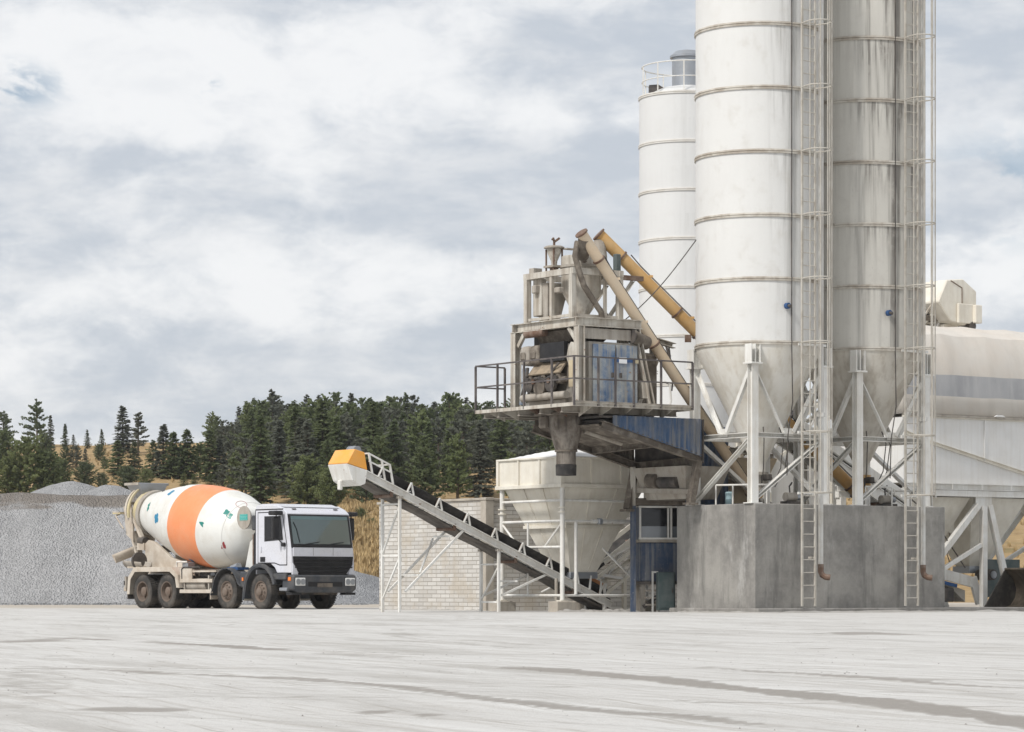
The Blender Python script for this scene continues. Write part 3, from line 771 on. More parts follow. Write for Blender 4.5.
# third silo, far behind
o, zt = silo('cement_silo', 0, 0, 5.72, 1.60, 7, 0.0, 'smaller looking white silo far behind, with a railing and filter on its roof', M['silo3'], M['cone1'], M['hoop_w'])
o.location = (wx(687, 100), 100, 0)
for sx in (-1, 1):
    for sy in (-1, 1): MB().ibeam((sx*1.14,sy*1.14,0), (sx*1.14,sy*1.14,5.3), .2, .19, .02, up=(0,1,0)).build('leg', M['white'], o)
zt_ = zt + .02
rl = MB().path([(1.5*math.cos(a), 1.5*math.sin(a), zt_+1.02) for a in [2*PI*i/40 for i in range(40)]], .022, 6, True).build('roof_railing', M['white'], o)
MB().path([(1.5*math.cos(a), 1.5*math.sin(a), zt_+.52) for a in [2*PI*i/40 for i in range(40)]], .018, 6, True).build('mid_rail', M['white'], rl)
for k in range(10):
    a = 2*PI*(k+.3)/10; MB().box((1.5*math.cos(a), 1.5*math.sin(a), zt_+.5), (.04,.04,1.04)).build('railing_post', M['white'], rl)
fl = MB().lathe([(.50,zt+.3),(.50,zt+1.42)], 32, (0,0,0)).build('dust_filter', M['galv'], o, smooth=40)
MB().lathe([(.57,zt+1.36),(.57,zt+1.43),(.40,zt+1.58),(0,zt+1.66)], 32).build('filter_cap', M['galv'], fl, smooth=30)
MB().lathe([(.55,zt+.28),(.55,zt+.34),(.5,zt+.34)], 32).build('filter_flange', M['dusty'], fl, smooth=30)
MB().prism([(-.25,0),(.25,0),(.25,.14),(.05,.26),(-.25,.24)], 'Y', -.2, .2).build('relief_valve', M['dark'], o, loc=(-1.05,-.6,zt+.1))
MB().box((-.9,-1.58,8.6), (.22,.1,.14)).build('shell_bracket', M['white'], o)

# ---- concrete plinth under the silos, apron in front
o = MB().box2((0,0,-.02), (6.33,3.1,2.69)).build('concrete_plinth', M['plinth'], bevel=.025, seg=2, loc=PL(0,0), rz=TH)
tag(o, 'solid grey concrete plinth carrying the two big silos', 'plinth')
o = MB().prism([(-.25,-.42),(8.9,-.42),(9.15,-.2),(9.15,3.0),(6.34,3.0),(6.34,-.004),(-.004,-.004),(-.004,3.1),(-.25,3.1)], 'Z', -.05, .11).build('concrete_apron', M['apron'], bevel=.02, loc=PL(0,0), rz=TH)
tag(o, 'low worn concrete apron at the foot of the silo plinth', 'apron', kind='structure')

def handrail(pts, h, label, name='handrail'):
    x0, y0, z0 = pts[0]; o = empty(name, (x0,y0,z0), 0, label, 'handrail')
    P = [Vector(p)-Vector(pts[0]) for p in pts]; up = Vector((0,0,h))
    pr = P[-1]-P[-2]; pr.normalize()
    MB().path([P[0]+up-pr*0] + [p+up for p in P[1:]] + [P[-1]+pr*.08+up*.9, P[-1]+pr*.1+up*.6], .024, 8).build('top_rail', M['white'], o)
    for i, p in enumerate(P):
        MB().tube(p, p+up, .022, n=8).build('post', M['white'], o)
    return o
def line(p, q, n): return [tuple(p[i]+(q[i]-p[i])*k/(n-1) for i in range(3)) for k in range(n)]
handrail(line(PL(.35,1.95,2.69), PL(1.05,.8,2.69), 4), .5, 'short white handrail on the plinth below the clean silo cone')
handrail(line(PL(4.1,.55,2.69), PL(4.95,.5,2.69), 2), .5, 'small bent white handrail on the plinth beside the grimy silo leg')
handrail(line(PL(5.2,.9,2.69), PL(6.2,.35,2.69), 3), .42, 'low white handrail at the right end of the plinth')
# clutter on the plinth: pumps and valve blocks
for k, (a, b, lab) in enumerate(((1.55,.45,'small grey air pump on the plinth beside the front leg of the clean silo'), (5.0,.75,'small grey air pump on the plinth below the grimy silo outlet'))):
    o = empty('air_pump', PL(a,b,2.69), TH, lab, 'pump')
    MB().box((0,0,.04), (.5,.26,.08)).build('base', M['dark'], o)
    MB().tube((-.2,0,.19), (.12,0,.19), .11, n=14).build('body', M['dusty'], o, smooth=40)
    MB().tube((.12,0,.19), (.26,0,.19), .075, n=12).build('motor', M['galv'], o, smooth=40)
    MB().path([(-.05,0,.3),(-.05,.02,.45),(.1,.1,.55),(.15,.2,.5)], .02, 6).build('hose', M['dark'], o)
o = empty('blue_drum', PL(.75,1.9,2.69), 0, 'small pale blue drum on the plinth behind the handrail', 'drum')
MB().lathe([(.0,0),(.10,0),(.11,.02),(.105,.14),(.112,.15),(.105,.17),(.11,.32),(.09,.34)], 20).build('body', mat('pale_blue_plastic', (.3,.42,.45), .5), o, smooth=40)
MB().lathe([(.03,.34),(.03,.37),(0,.37)], 10).build('cap', M['dark'], o)
# ================================================================== MIXING TOWER  (local x along u, y along v)
TA, TB = -3.62, 2.33
T = empty('mixing_tower', PL(TA, TB, 0), TH, 'dirty concrete mixing tower with railed platform, blue doors and a hanging discharge chute', 'mixing tower')
W, D = 1.78, 2.70
zD, zL, zU = 5.10, 7.23, 8.38
# --- platform
PX0, PX1, PY0, PY1 = -.60, 3.05, -.60, 3.62
pf = MB(); pf.box2((PX0+.03,PY0+.03,zD-.03), (PX1-.03,PY1-.03,zD)); pf = pf.build('platform_deck', M['dusty'], T)
fr = MB()
for p, q in (((PX0,PY0),(PX1,PY0)), ((PX0,PY0),(PX0,PY1)), ((PX1,PY0),(PX1,PY1)), ((PX0,PY1),(PX1,PY1))):
    fr.chan((p[0],p[1],zD-.04), (q[0],q[1],zD-.04), .05, .085, .012)
fr.build('edge_channel', M['tower'], pf)
for y in (.0, .9, 1.8, 2.7, 3.3):
    MB().ibeam((PX0+.05,y,zD-.13), (PX1-.05,y,zD-.13), .10, .16, .012).build('joist', M['dusty'], pf)
for x in (0.0, .62, 1.24, 1.86, 2.5):
    MB().prism([(PY0+.02,zD-.05),(PY0+.62,zD-.05),(PY0+.62,zD-.30)], 'X', x-.01, x+.01).build('bracket', M['tower'], pf)
for y in (.55, 1.45, 2.6, 3.2):
    MB().prism([(PX0+.02,zD-.05),(PX0+.62,zD-.05),(PX0+.62,zD-.28)], 'Y', y-.01, y+.01).build('bracket', M['rust'] if y < 1.5 else M['tower'], pf)
# --- guard rail
gr = MB()
ph = 1.12
for zz in (ph, ph*.52):
    gr.bar((PX0,PY0,zD+zz), (PX1,PY0,zD+zz), .036, .036); gr.bar((PX0,PY0,zD+zz+.001), (PX0,PY1,zD+zz+.001), .036, .036); gr.bar((PX0,PY1,zD+zz), (.3,PY1,zD+zz), .036, .036)
gr = gr.build('guard_rail', M['rail'], T)
for x, y in ((PX0,PY0),(PX0,.32),(PX0,1.50),(PX0,2.65),(PX0,PY1),(.13,PY0),(.65,PY0),(1.22,PY0),(2.06,PY0),(PX1,PY0),(.3,PY1)):
    MB().box((x-.002,y-.002,zD+ph/2-.04), (.046,.046,ph+.06)).build('post', M['rail'], gr)
kick = MB().box2((PX0,PY0+.03,zD+.002),(PX1,PY0+.042,zD+.05)).build('toe_board', M['dusty'], gr)
# --- lower frame
for x, y in ((0,0),(0,D),(W,D)):
    MB().ibeam((x,y,zD), (x,y,zL-.20), .20, .20, .022, up=(1,0,0)).build('column', M['tower'], T)
for p, q in (((-.12,0),(W+.12,0)), ((-.12,D),(W+.12,D))):
    MB().ibeam((p[0],p[1],zL-.10), (q[0],q[1],zL-.10), .16, .22, .018).build('beam', M['tower'], T)
for x in (0, W):
    MB().ibeam((x,.085,zL-.10), (x,D-.085,zL-.10), .16, .22, .018).build('beam', M['tower'], T)
for x, s in ((0,1),):
    for y0, y1 in ((.12,.42),(D-.12,D-.42)):
        MB().bar((x,y0,zL-.55), (x,y1,zL-.22), .08, .10).build('knee_brace', M['tower'], T)
MB().box((W/2,D/2,zL+.015), (W-.1,D-.1,.03)).build('floor_plate', M['dusty'], T)
# --- upper frame
ux0, ux1, uy0, uy1 = .34, 1.79, .75, 2.68
for x, y in ((ux0,uy0),(ux1,uy0),(ux0,uy1),(ux1,uy1)):
    MB().box((x,y,(zL+zU)/2+.02), (.14,.14,zU-zL-.04)).build('column', M['tower'], T)
for x in (ux0, ux1): MB().box((x,(uy0+uy1)/2,zU+.075), (.12,uy1-uy0+.2,.15)).build('beam', M['tower'], T)
for y in (uy0, uy1): MB().box(((ux0+ux1)/2,y,zU+.076), (ux1-ux0-.12,.118,.148)).build('beam', M['tower'], T)
for x in (ux0, ux1):
    MB().box((x,(uy0+uy1)/2,zL+.13), (.06,uy1-uy0-.14,.07)).build('rail', M['tower'], T)
MB().box(((ux0+ux1)/2,uy0,zL+.13), (ux1-ux0-.14,.06,.07)).build('rail', M['tower'], T)
MB().box((ux0-.002,1.62,(zL+zU)/2+.02), (.09,.09,zU-zL-.04)).build('mullion', M['tower'], T)
MB().box((1.34,uy0,(zL+zU)/2+.02), (.07,.07,zU-zL-.04)).build('mullion', M['tower'], T)
for p, q in (((1.1,uy1,zL+.1),(1.7,uy1,zU)), ((1.74,uy0+.2,zL+.1),(1.76,uy1-.1,zU))):
    MB().angle(p, q, .09).build('brace', M['tower'], T)
# outrigger to the screws
MB().box((2.35,uy0+.5,zU+.06), (1.1,.10,.12)).build('outrigger', M['rust'], T)
MB().angle((1.85,uy0+.5,zL+.2), (2.6,uy0+.5,zU), .08).build('brace', M['tower'], T)
MB().angle((1.85,uy1-.2,zL+.1), (2.7,uy1-.2,zU+.0), .08).build('brace', M['tower'], T)
MB().box((2.4,uy1-.2,zU+.06), (1.1,.10,.12)).build('outrigger', M['tower'], T)
# --- weigh hoppers inside the upper frame
h = MB().lathe([(.0,8.92),(.46,8.92),(.50,8.90),(.50,8.05),(.18,7.42),(.18,7.25)], 32, (1.12,1.45,0)).build('cement_hopper', M['tower'], T, smooth=35)
MB().lathe([(.52,8.62),(.54,8.62),(.54,8.68),(.52,8.68)], 32, (1.12,1.45,0)).build('flange', M['dusty'], h)
MB().frustum((.5,2.05,.9,2.4), 7.30, (.45,1.97,1.15,2.58), 8.28).build('water_hopper', M['dusty'], T, bevel=.02)
MB().box2((.42,2.20,7.45),(.44+.15,2.56,8.40)).build('side_tank', M['tower'], T, bevel=.02)
MB().box((.36,1.35,8.02), (.16,.22,.14)).build('load_cell', M['dusty'], T, bevel=.02)
MB().box((.36,2.35,8.12), (.14,.18,.2)).build('load_cell', M['dusty'], T, bevel=.02)
MB().box((.5,2.55,8.60), (.26,.2,.14)).build('junction_box', M['dusty'], T)
# cement dust filter on its stand
fx, fy = .58, 1.86
f = MB().lathe([(.07,8.68),(.08,8.80),(.17,9.00),(.18,9.06),(.18,9.12)], 24, (fx,fy,0)).build('dust_filter', M['tower'], T, smooth=35)
MB().lathe([(.05,9.12),(.26,9.12),(.26,9.15),(.20,9.18),(.0,9.20)], 28, (fx,fy,0)).build('filter_lid', M['dusty'], f, smooth=30)
MB().path([(fx,fy,9.18),(fx,fy,9.30),(fx-.05,fy-.03,9.37),(fx-.1,fy-.06,9.33)], .03, 6).build('vent_bend', M['rust'], f)
MB().bar((fx,fy,9.28), (fx+.10,fy-.1,9.38), .05).build('lever', M['rust'], f)
MB().box((fx+.30,fy-.25,9.10), (.3,.2,.03)).build('lid_bracket', M['dusty'], f)
for x, y in ((-.13,-.16),(-.13,.16),(.13,-.16),(.13,.16)):
    MB().box((fx+x,fy+y,8.80), (.035,.035,.60)).build('stand_leg', M['rust'], f)
MB().box((fx,fy,8.66), (.36,.42,.05)).build('stand_plate', M['dusty'], f)
MB().lathe([(.09,8.50),(.11,8.55),(.11,8.66)], 16, (fx,fy,0)).build('dust_valve', M['rust'], f, smooth=30)
# discharge elbows under the screw heads
MB().path([(.50,.47,9.24),(.62,.66,8.98),(.80,.95,8.88)], .16, 18).build('inlet_boot', M['grime'], T, smooth=40)
MB().lathe([(.20,8.52),(.20,9.05),(.16,9.40),(.12,9.48)], 20, (2.22,2.17,0)).build('inlet_boot', M['dusty'], T, smooth=35)
MB().box2((1.28,1.05,8.45),(1.42,1.2,9.05)).build('cement_gauge', M['green_box'], T, bevel=.02)
MB().box2((2.18,1.4,8.35),(2.34,1.55,9.05)).build('cement_gauge', M['green_box'], T, bevel=.02)
# flexible hoses
def px3(px, py, b):      # a point on the vertical plane at plant coordinate b, in tower coordinates
    k = (px-512)/F; a = (C0[0]-b*UY - k*(C0[1]+b*UX)) / (k*UY - UX)
    return (a-TA, b-TB, wz(py, C0[1]+a*UY+b*UX))
hs = [px3(*q) for q in ((584,262,3.2),(582,248,3.1),(577,243,3.02),(575,256,2.97),(579,271,2.95),(584,286,2.93),(593,300,2.92),(601,312,2.92),(603,324,2.93),(602,336,3.0))]
MB().path(hs, .075, 10).build('flexible_hose', M['grime'], T, smooth=50)
# --- mixer inside the lower frame
mx = MB().lathe([(.0,.10),(.70,.10),(.74,.14),(.74,1.62),(.70,1.66),(.0,1.66)], 36, (0,1.30,5.82), axis='X').build('mixer_shell', M['grime'], T, smooth=35)
MB().prism([(.32,5.12),(2.35,5.12),(2.35,5.60),(2.05,5.9),(.75,5.75),(.4,5.9)], 'X', .10, .17).build('mixer_end_plate', M['dusty'], mx)
MB().prism([(.22,5.9),(.22,6.60),(.40,6.66),(.52,6.50),(.58,6.28),(.5,6.1),(.42,5.9)], 'X', .02, .10).build('mixer_cover', M['tower'], mx, bevel=.015)
MB().box2((-.06,.56,6.22),(.06,1.58,6.68)).build('opening_shade_block', M['black_plastic'], mx)  # solid black block painting the shade inside the open casing
for y in (1.78, 2.2):
    g = MB().box2((-.12,y-.19,6.17),(.40,y+.19,6.66)).build('gearbox', M['dusty'] if y > 2 else M['grime'], mx, bevel=.10, seg=3)
    MB().box((-.14,y,6.4), (.06,.2,.2)).build('gearbox_cap', M['grime'], g, bevel=.03)
MB().tube((-.08,.42,5.36), (-.08,2.30,5.36), .095, n=16).build('mixer_shaft', M['dusty'], mx, smooth=40)
MB().tube((-.02,.50,5.75), (-.02,1.2,5.75), .07, n=12).build('mixer_shaft', M['grime'], mx, smooth=40)
for k, y in enumerate((.75,1.05,1.38,1.7,1.95)):
    MB().box((-.02,y,5.78-.04*(k%2)), (.22,.2,.26)).build('bearing_block', M['grime'], mx, bevel=.05, seg=2)
    MB().tube((-.14,y,5.78-.04*(k%2)), (-.2,y,5.78-.04*(k%2)), .07, n=10).build('bearing_cap', M['rust'] if k % 2 else M['dark'], mx)
MB().prism([(.06,6.20),(-.16,5.92),(-.13,5.89),(.09,6.17)], 'Y', .62, 1.95).build('mixer_apron', mat('caked_tan_plate', (.34,.27,.19), .85, var=.3, dirt=(.12,.1,.08), damt=.7, ds=4, bump=.5), mx)
MB().box2((.42,.30,5.12),(.46,2.5,6.95)).build('mixer_shade_sheet', M['dark'], mx)  # added dark sheet standing in for shade behind the mixer parts
for k, (y, z, r_) in enumerate(((1.05,5.66,.20),(1.5,5.62,.24),(1.95,5.66,.17))): MB().lathe([(r_*.4,-.17),(r_,-.15),(r_,-.05),(r_*.4,-.03)], 20, (0,y,z), axis='X').build('drive_sheave', M['dark'] if k != 1 else M['grime'], mx, smooth=35)
MB().path([(-.16,.85,5.86),(-.18,1.2,5.76),(-.16,1.55,5.82),(-.17,1.9,5.74)], .035, 6).build('cable_loop', M['dark'], mx)
MB().path([(-.1,.7,6.16),(-.14,.9,6.0),(-.16,.95,5.8),(-.12,1.0,5.5)], .03, 6).build('cable_loop', M['dark'], mx)
MB().box2((0.0,.60,5.16),(.08,2.2,5.26)).build('mixer_skid', M['dusty'], mx)
MB().path([(-.02,2.28,6.1),(-.06,2.22,5.8),(-.05,2.30,5.55),(-.06,2.36,5.2)], .07, 8).build('blue_hose', M['blue'], mx, smooth=50)
MB().path([(-.1,2.05,6.1),(-.16,2.0,5.9),(-.14,2.12,5.65),(-.1,2.3,5.4)], .045, 8).build('cable_loop', M['dark'], mx)
MB().box((.05,2.2,5.18), (.12,.18,.14)).build('white_bucket', M['white'], mx)
# hood between the floors
MB().frustum((.3,.8,1.3,2.0), 6.70, (.15,.5,1.5,2.2), 7.0).build('charging_hood', M['grime'], T, bevel=.02)
MB().tube((.0,1.45,6.96), (.0,2.25,6.96), .10, n=12).build('drive_motor', M['rust'], T, smooth=40)
MB().tube((1.62,-.02,6.83), (2.15,.10,6.70), .17, n=18).build('skip_roller', M['grime'], T, smooth=40)
MB().lathe([(.06,-.03),(.18,-.03),(.18,.0),(.06,.0)], 18, (0,0,0), axis='X').build('roller_rim', M['dark'], T, loc=(1.60,-.03,6.83))
# --- blue doors on the side facing right
dz0, dz1 = 5.13, 6.66
bd = MB().box2((.30,.02,dz0),(1.80,.95,dz1)).build('cabinet_body', M['dusty'], T, bevel=.01)
for x0, x1 in ((.40,1.07),(1.12,1.76)):
    d = MB().box2((x0,-.035,dz0+.05),(x1,.018,dz1-.06)).build('blue_door', M['blue'], bd, bevel=.008)
    MB().box((x0+.1 if x0 > 1 else x1-.1,-.06,5.85), (.05,.05,.12)).build('handle', M['dark'], d)
MB().box2((1.10,-.045,6.18),(1.62,-.037,6.27)).build('sign_strip', M['tile_blue'], bd)
MB().box2((1.18,-.052,6.15),(1.42,-.046,6.30)).build('sign_plate', M['sign_white'], bd)
MB().box2((1.62,-.052,6.17),(1.78,-.046,6.27)).build('sign_plate', M['yellowish'], bd)
MB().box2((-.02,.18,5.55),(.02,.42,6.20)).build('yellow_panel', mat('stained_cream_panel', (.55,.47,.32), .7, dirt=(.3,.22,.15), damt=.5), T)
MB().box2((.10,-.02,6.72),(1.75,.0,6.98)).build('header_panel', M['dusty'], T)
# --- leaning struts right of the doors
for p, q, s_, mt in (((1.74,.0,7.02),(2.20,-.04,5.12),.17,M['tower']), ((2.05,1.0,7.0),(2.6,.95,5.12),.12,M['dusty']), ((2.1,.95,6.8),(3.0,.9,5.5),.13,M['tower']),
                    ((3.0,.85,6.35),(2.35,.8,5.15),.15,M['tower']), ((2.0,.85,6.05),(3.05,.85,6.05),.10,M['dusty']), ((1.95,.80,7.05),(3.6,.85,6.75),.16,M['tower']), ((2.4,.95,6.5),(3.5,.9,6.45),.13,M['dusty']),
                    ((2.15,1.2,5.15),(2.15,1.2,7.0),.14,M['dusty']), ((2.95,.9,5.12),(2.95,.9,6.7),.13,M['dusty']), ((2.2,1.3,6.6),(3.0,1.3,5.2),.12,M['grime'])):
    MB().chan(p, q, s_, s_*.8, .016).build('strut', mt, T)
MB().box2((1.95,.75,5.12),(3.0,1.9,6.5)).build('winch_housing', M['grime'], T, bevel=.04)
MB().frustum((1.96,-.02,2.16,.3), 5.32, (1.9,-.05,2.1,.3), 5.75).build('tool_box', M['tower'], T)
MB().path([(2.55,-.1,5.75),(2.7,-.12,5.68),(2.75,-.12,5.3),(2.72,-.1,5.15)], .025, 6).build('white_hose', M['white'], T)
MB().path([(3.4,.8,6.7),(3.42,.75,6.3),(3.5,.75,6.0),(3.45,.75,5.6)], .02, 6).build('cable', M['dark'], T)
MB().path([(3.3,.8,6.75),(3.36,.75,6.5),(3.3,.75,6.25),(3.42,.75,6.05)], .03, 6).build('cable', M['dark'], T)
# --- discharge chute
cx, cy = .36, 1.05
ch = MB().lathe([(.47,4.92),(.47,4.80),(.44,4.62),(.27,4.02),(.245,3.98),(.245,3.66)], 28, (cx,cy,0), caps=False).build('discharge_chute', mat('caked_chute_steel', (.11,.09,.072), .85, var=.35, dirt=(.36,.33,.29), damt=.55, ds=2.2, streak=(.05,.04,.035), samt=.7, ss=(9,9,.5), bump=.7, bs=12), T, smooth=40)
MB().lathe([(.24,3.68),(.262,3.66),(.255,3.40),(.23,3.40),(.225,3.66)], 24, (cx,cy,0), caps=False).build('rubber_sleeve', M['rubber'], ch, smooth=40)
MB().lathe([(.262,3.985),(.285,3.985),(.285,4.03),(.275,4.03)], 24, (cx,cy,0)).build('clamp_ring', M['grime'], ch)
MB().box((cx,cy,4.90), (1.15,1.1,.06)).build('chute_flange', M['grime'], ch)
MB().box((cx-.50,cy+.25,4.72), (.14,.3,.3)).build('gate_actuator', M['grime'], ch, bevel=.03)

# ================================================================== SCREW CONVEYORS
def screw(p, q, r, m, label, flanges, motor=True):
    p, q = Vector(p), Vector(q); o = empty('screw_conveyor', p, 0, label, 'screw conveyor')
    d = q-p; L_ = d.length; n = d.normalized()
    MB().tube((0,0,0), d, r, n=28).build('tube', m, o, smooth=40)
    for f in flanges:
        c = d*f; MB().tube(c-n*.025, c+n*.025, r+.028, n=28).build('flange', M['rust'], o, smooth=30)
    MB().tube(d, d+n*.04, r+.035, n=24).build('head_flange', M['rust'], o, smooth=30)
    MB().tube(-n*.06, Vector((0,0,0)), r+.05, n=24).build('tail_flange', M['rust'], o, smooth=30)
    a, b_ = None, None
    side = n.cross(Vector((0,0,1))).normalized(); up = side.cross(n).normalized()
    MB().path([d*.02+up*(r+.03), d*.86+up*(r+.03), d*.9+up*(r+.06)], .016, 6).build('conduit', M['dark'], o)
    for f in (.18,.42,.66,.82): MB().box(d*f+up*(r+.03), (.10,.10,.06)).build('lifting_eye', m, o)
    return o, n, side, up
z1 = 9.50
top1 = PL(-3.20,2.80,9.34); bot1 = PL(2.29,2.80,2.95)
o, n, side, up = screw(bot1, top1, .136, M['tube_p'], 'pale faded screw conveyor tube rising from the clean silo to the tower top', (.02,.36,.59,.905))
ax = Vector(PL(1.26,1.36,3.02))-Vector(bot1)
MB().path([ax+Vector((0,0,.1)), ax+Vector((0,0,-.05)), ax*.5+Vector((0,0,.0)), ax*.12+Vector((0,0,.05))], .12, 12).build('inlet_spout', M['tube_o'], o, smooth=50)
top2 = PL(-1.4,4.5,9.60); bot2 = PL(4.95,1.9,3.14)
o, n, side, up = screw(bot2, top2, .158, M['tube_o'], 'ochre screw conveyor tube running behind the clean silo to the grimy silo', (.02,.30,.62,.70,.915))
ax = Vector(PL(4.68,1.36,3.02))-Vector(bot2)
MB().path([ax+Vector((0,0,.1)), ax+Vector((0,0,-.05)), ax*.5+Vector((0,0,.02)), ax*.12+Vector((0,0,.05))], .12, 12).build('inlet_spout', M['tube_o'], o, smooth=50)
dd = Vector(top2)-Vector(bot2)
g = MB().box(dd*.63-up*.28, (.16,.16,.18)); g.build('hanger_bracket', M['rust'], o)
# steel stay rope from the silo to the tower
c0 = Vector(PL(-.32,1.9,9.3)); c1 = Vector(PL(-2.0,1.0+2.33,7.0))
o = MB().path([c0.lerp(c1,k/16)+Vector((0,0,-.22*math.sin(PI*k/16))) for k in range(17)], .014, 5).build('sagging_cable', M['dark'])
tag(o, 'thin dark sagging cable from the clean silo down to the tower', 'cable')

# ================================================================== BLUE CHARGING CONVEYOR HOUSING (plant coordinates)
K = empty('skip_conveyor', PL(0,0,0), TH, 'inclined skip conveyor clad in dusty blue sheet, hanging right of the chute', 'skip conveyor')
bn, bf = 1.98, 4.75
def corr(x0, x1, zt0, zt1, zb0, zb1, y, n=34):
    g = MB(); pr = []
    for i in range(n*4+1):
        f = i/(n*4); ph_ = i % 4; dy = .022 if ph_ in (1,2) else -.012
        pr.append((x0+(x1-x0)*f, y-dy, zt0+(zt1-zt0)*f, zb0+(zb1-zb0)*f))
    tp = [g.bm.verts.new((p[0],p[1],p[2])) for p in pr]; bt = [g.bm.verts.new((p[0],p[1],p[3])) for p in pr]
    tb = [g.bm.verts.new((p[0],p[1]+.03,p[2])) for p in pr]; bb = [g.bm.verts.new((p[0],p[1]+.03,p[3])) for p in pr]
    for i in range(len(pr)-1):
        g.bm.faces.new((bt[i],bt[i+1],tp[i+1],tp[i])); g.bm.faces.new((tb[i],tb[i+1],bb[i+1],bb[i]))
        g.bm.faces.new((tp[i],tp[i+1],tb[i+1],tb[i])); g.bm.faces.new((bb[i],bb[i+1],bt[i+1],bt[i]))
    return g
corr(-2.84,-.08,4.84,4.84,4.60,3.90,bn,18).build('blue_cladding', M['blue_dusty'], K)
corr(-3.2,-.08,4.84,4.84,4.66,3.80,bf,18).build('back_cladding', M['grime'], K)
MB().box2((-.05,bn-.02,3.74),(-.02,bf+.03,4.83)).build('end_shade_sheet', M['dark'], K)  # dark sheet added so the housing looks shaded through its open end
MB().box2((-3.2,bn+.06,4.78),(-.08,bf-.06,4.83)).build('light_block_lid', M['dark'], K)  # lid added to keep light out and leave the housing dark inside
for p, q in (((-3.15,bn+.07,4.60),(-.05,bn+.07,3.84)), ((-3.35,bf-.08,4.62),(-.05,bf-.08,3.74))):
    MB().ibeam(p, q, .14, .20, .018).build('stringer', M['grime'], K)
MB().ibeam((-.12,bn+.15,3.80), (-.12,bf-.15,3.74), .16, .2, .018).build('cross_beam', M['grime'], K)
MB().ibeam((-1.55,bn+.15,4.17), (-1.55,bf-.15,4.10), .12, .16, .018).build('cross_beam', M['grime'], K)
MB().prism([(-3.2,4.60),(-1.62,4.20),(-1.62,4.23),(-3.2,4.63)], 'Y', bn+.15, bf-.16).build('bottom_plate', M['grime'], K)
MB().tube((-2.9,3.1,4.50), (-1.75,3.1,4.22), .06, n=10).build('drag_pipe', M['dusty'], K)
MB().box2((-3.05,2.2,4.66),(-2.45,3.3,4.74)).build('hatch', M['dark'], K)
MB().bar((-.15,bf-.1,3.70), (-.50,bf-.25,2.62), .17, .17).build('strut', M['grime'], K)
MB().box((-.52,bf-.26,2.60), (.28,.26,.06)).build('strut_foot', M['grime'], K)
MB().bar((-.12,bn+.1,3.82), (-.30,bn+.18,2.70), .17, .17).build('strut', M['grime'], K)
MB().box((-.30,bn+.18,2.72), (.3,.26,.05)).build('strut_foot', M['grime'], K)
MB().bar((-.2,bf-.2,3.12), (-.2,bn+.2,3.02), .10, .12).build('motor_beam', M['dusty'], K)
dm = MB().tube((-.2,3.5,3.30), (-.2,2.75,3.28), .15, n=16).build('drive_motor', M['dark'], K, smooth=40)
MB().tube((-.2,3.95,3.35), (-.2,3.55,3.33), .20, n=18).build('gearbox', M['grime'], dm, smooth=40)
MB().box((-.2,3.5,3.56), (.2,.3,.14)).build('brake', M['grime'], dm, bevel=.03)
MB().frustum((-.1,2.6,.9,4.2), 2.86, (-.35,2.3,1.1,4.5), 3.68).build('boot_hopper', M['dusty'], K)

# blue sheet behind the plinth
B = empty('feed_skip', PL(.85,3.3,0), TH, 'dark blue steel skip standing behind the plinth and left silo leg', 'feed skip')
corr(0,1.0,4.75,4.75,2.2,2.2,0,7).build('side_sheet', M['blue_dusty'], B)
corr(0,1.0,4.75,4.75,2.2,2.2,.5,7).build('back_sheet', M['blue_dusty'], B)
for x in (.0, 1.0):
    MB().box2((x-.03,.04,2.2),(x+.03,.49,4.75)).build('end_sheet', M['blue_dark'], B)
    for y in (.1,.4): MB().box((x,y,1.1), (.12,.12,2.2)).build('leg', M['dusty'], B)
for p, q in (((1.15,.3,2.75),(3.0,.3,2.75)), ((1.2,.2,3.5),(2.6,.2,2.75)), ((1.3,.6,2.7),(2.2,.5,4.1)), ((1.1,.2,4.2),(2.9,.4,4.05))):
    MB().chan(p, q, .14, .12, .015).build('strut', M['tower'], B)
for x in (1.2, 2.9): MB().box((x,.3,1.35), (.13,.13,2.7)).build('leg', M['tower'], B)
MB().frustum((1.35,.35,2.2,1.1), 2.8, (1.15,.3,2.9,1.3), 4.0).build('surge_bin', mat('tan_bin_paint', (.5,.4,.27), .75, dirt=(.35,.3,.25), damt=.6), B)

# ================================================================== CONTROL CABIN
CB = empty('control_cabin', (3.26,77.15,0), R(7), 'small splashed blue control cabin on legs with a black window, left of the plinth', 'cabin')
x1, y1 = 1.45, 1.05
MB().box2((.04,.0,.78),(x1,y1,1.78)).build('lower_panel', M['blue_dark'], CB, bevel=.02)
MB().box2((.0,-.04,.70),(x1+.02,y1+.02,.78)).build('sill_beam', M['dark'], CB)
MB().box2((.0,-.03,1.785),(x1,y1,1.86)).build('window_sill', M['dusty'], CB)
w1 = MB().box2((.06,.02,1.86),(.74,.05,2.66)).build('window', M['glass_dark'], CB)
MB().box2((.07,.012,1.87),(.73,.019,2.20)).build('lower_pane', M['glass_pale'], w1)
w2 = MB().box2((.86,.02,1.86),(1.4,.05,2.66)).build('window', M['glass_dark'], CB)
MB().box2((.87,.012,1.87),(1.39,.019,2.20)).build('lower_pane', M['glass_pale'], w2)
fm = MB()
fm.box((.72,.001,2.70), (1.44,.068,.05)); fm = fm.build('window_frame', M['white'], CB)
MB().box((.72,.001,1.885), (1.44,.068,.045)).build('frame_sill', M['white'], fm)
for x in (.035, .765, .845, 1.42): MB().box((x,.0,2.27), (.045,.07,.80)).build('mullion', M['white'], fm)
MB().box2((.02,.06,1.86),(.06,y1,2.70)).build('side_wall', M['blue_dark'], CB)
MB().box2((.02,y1-.05,1.86),(x1,y1,2.70)).build('back_wall', M['dark'], CB)
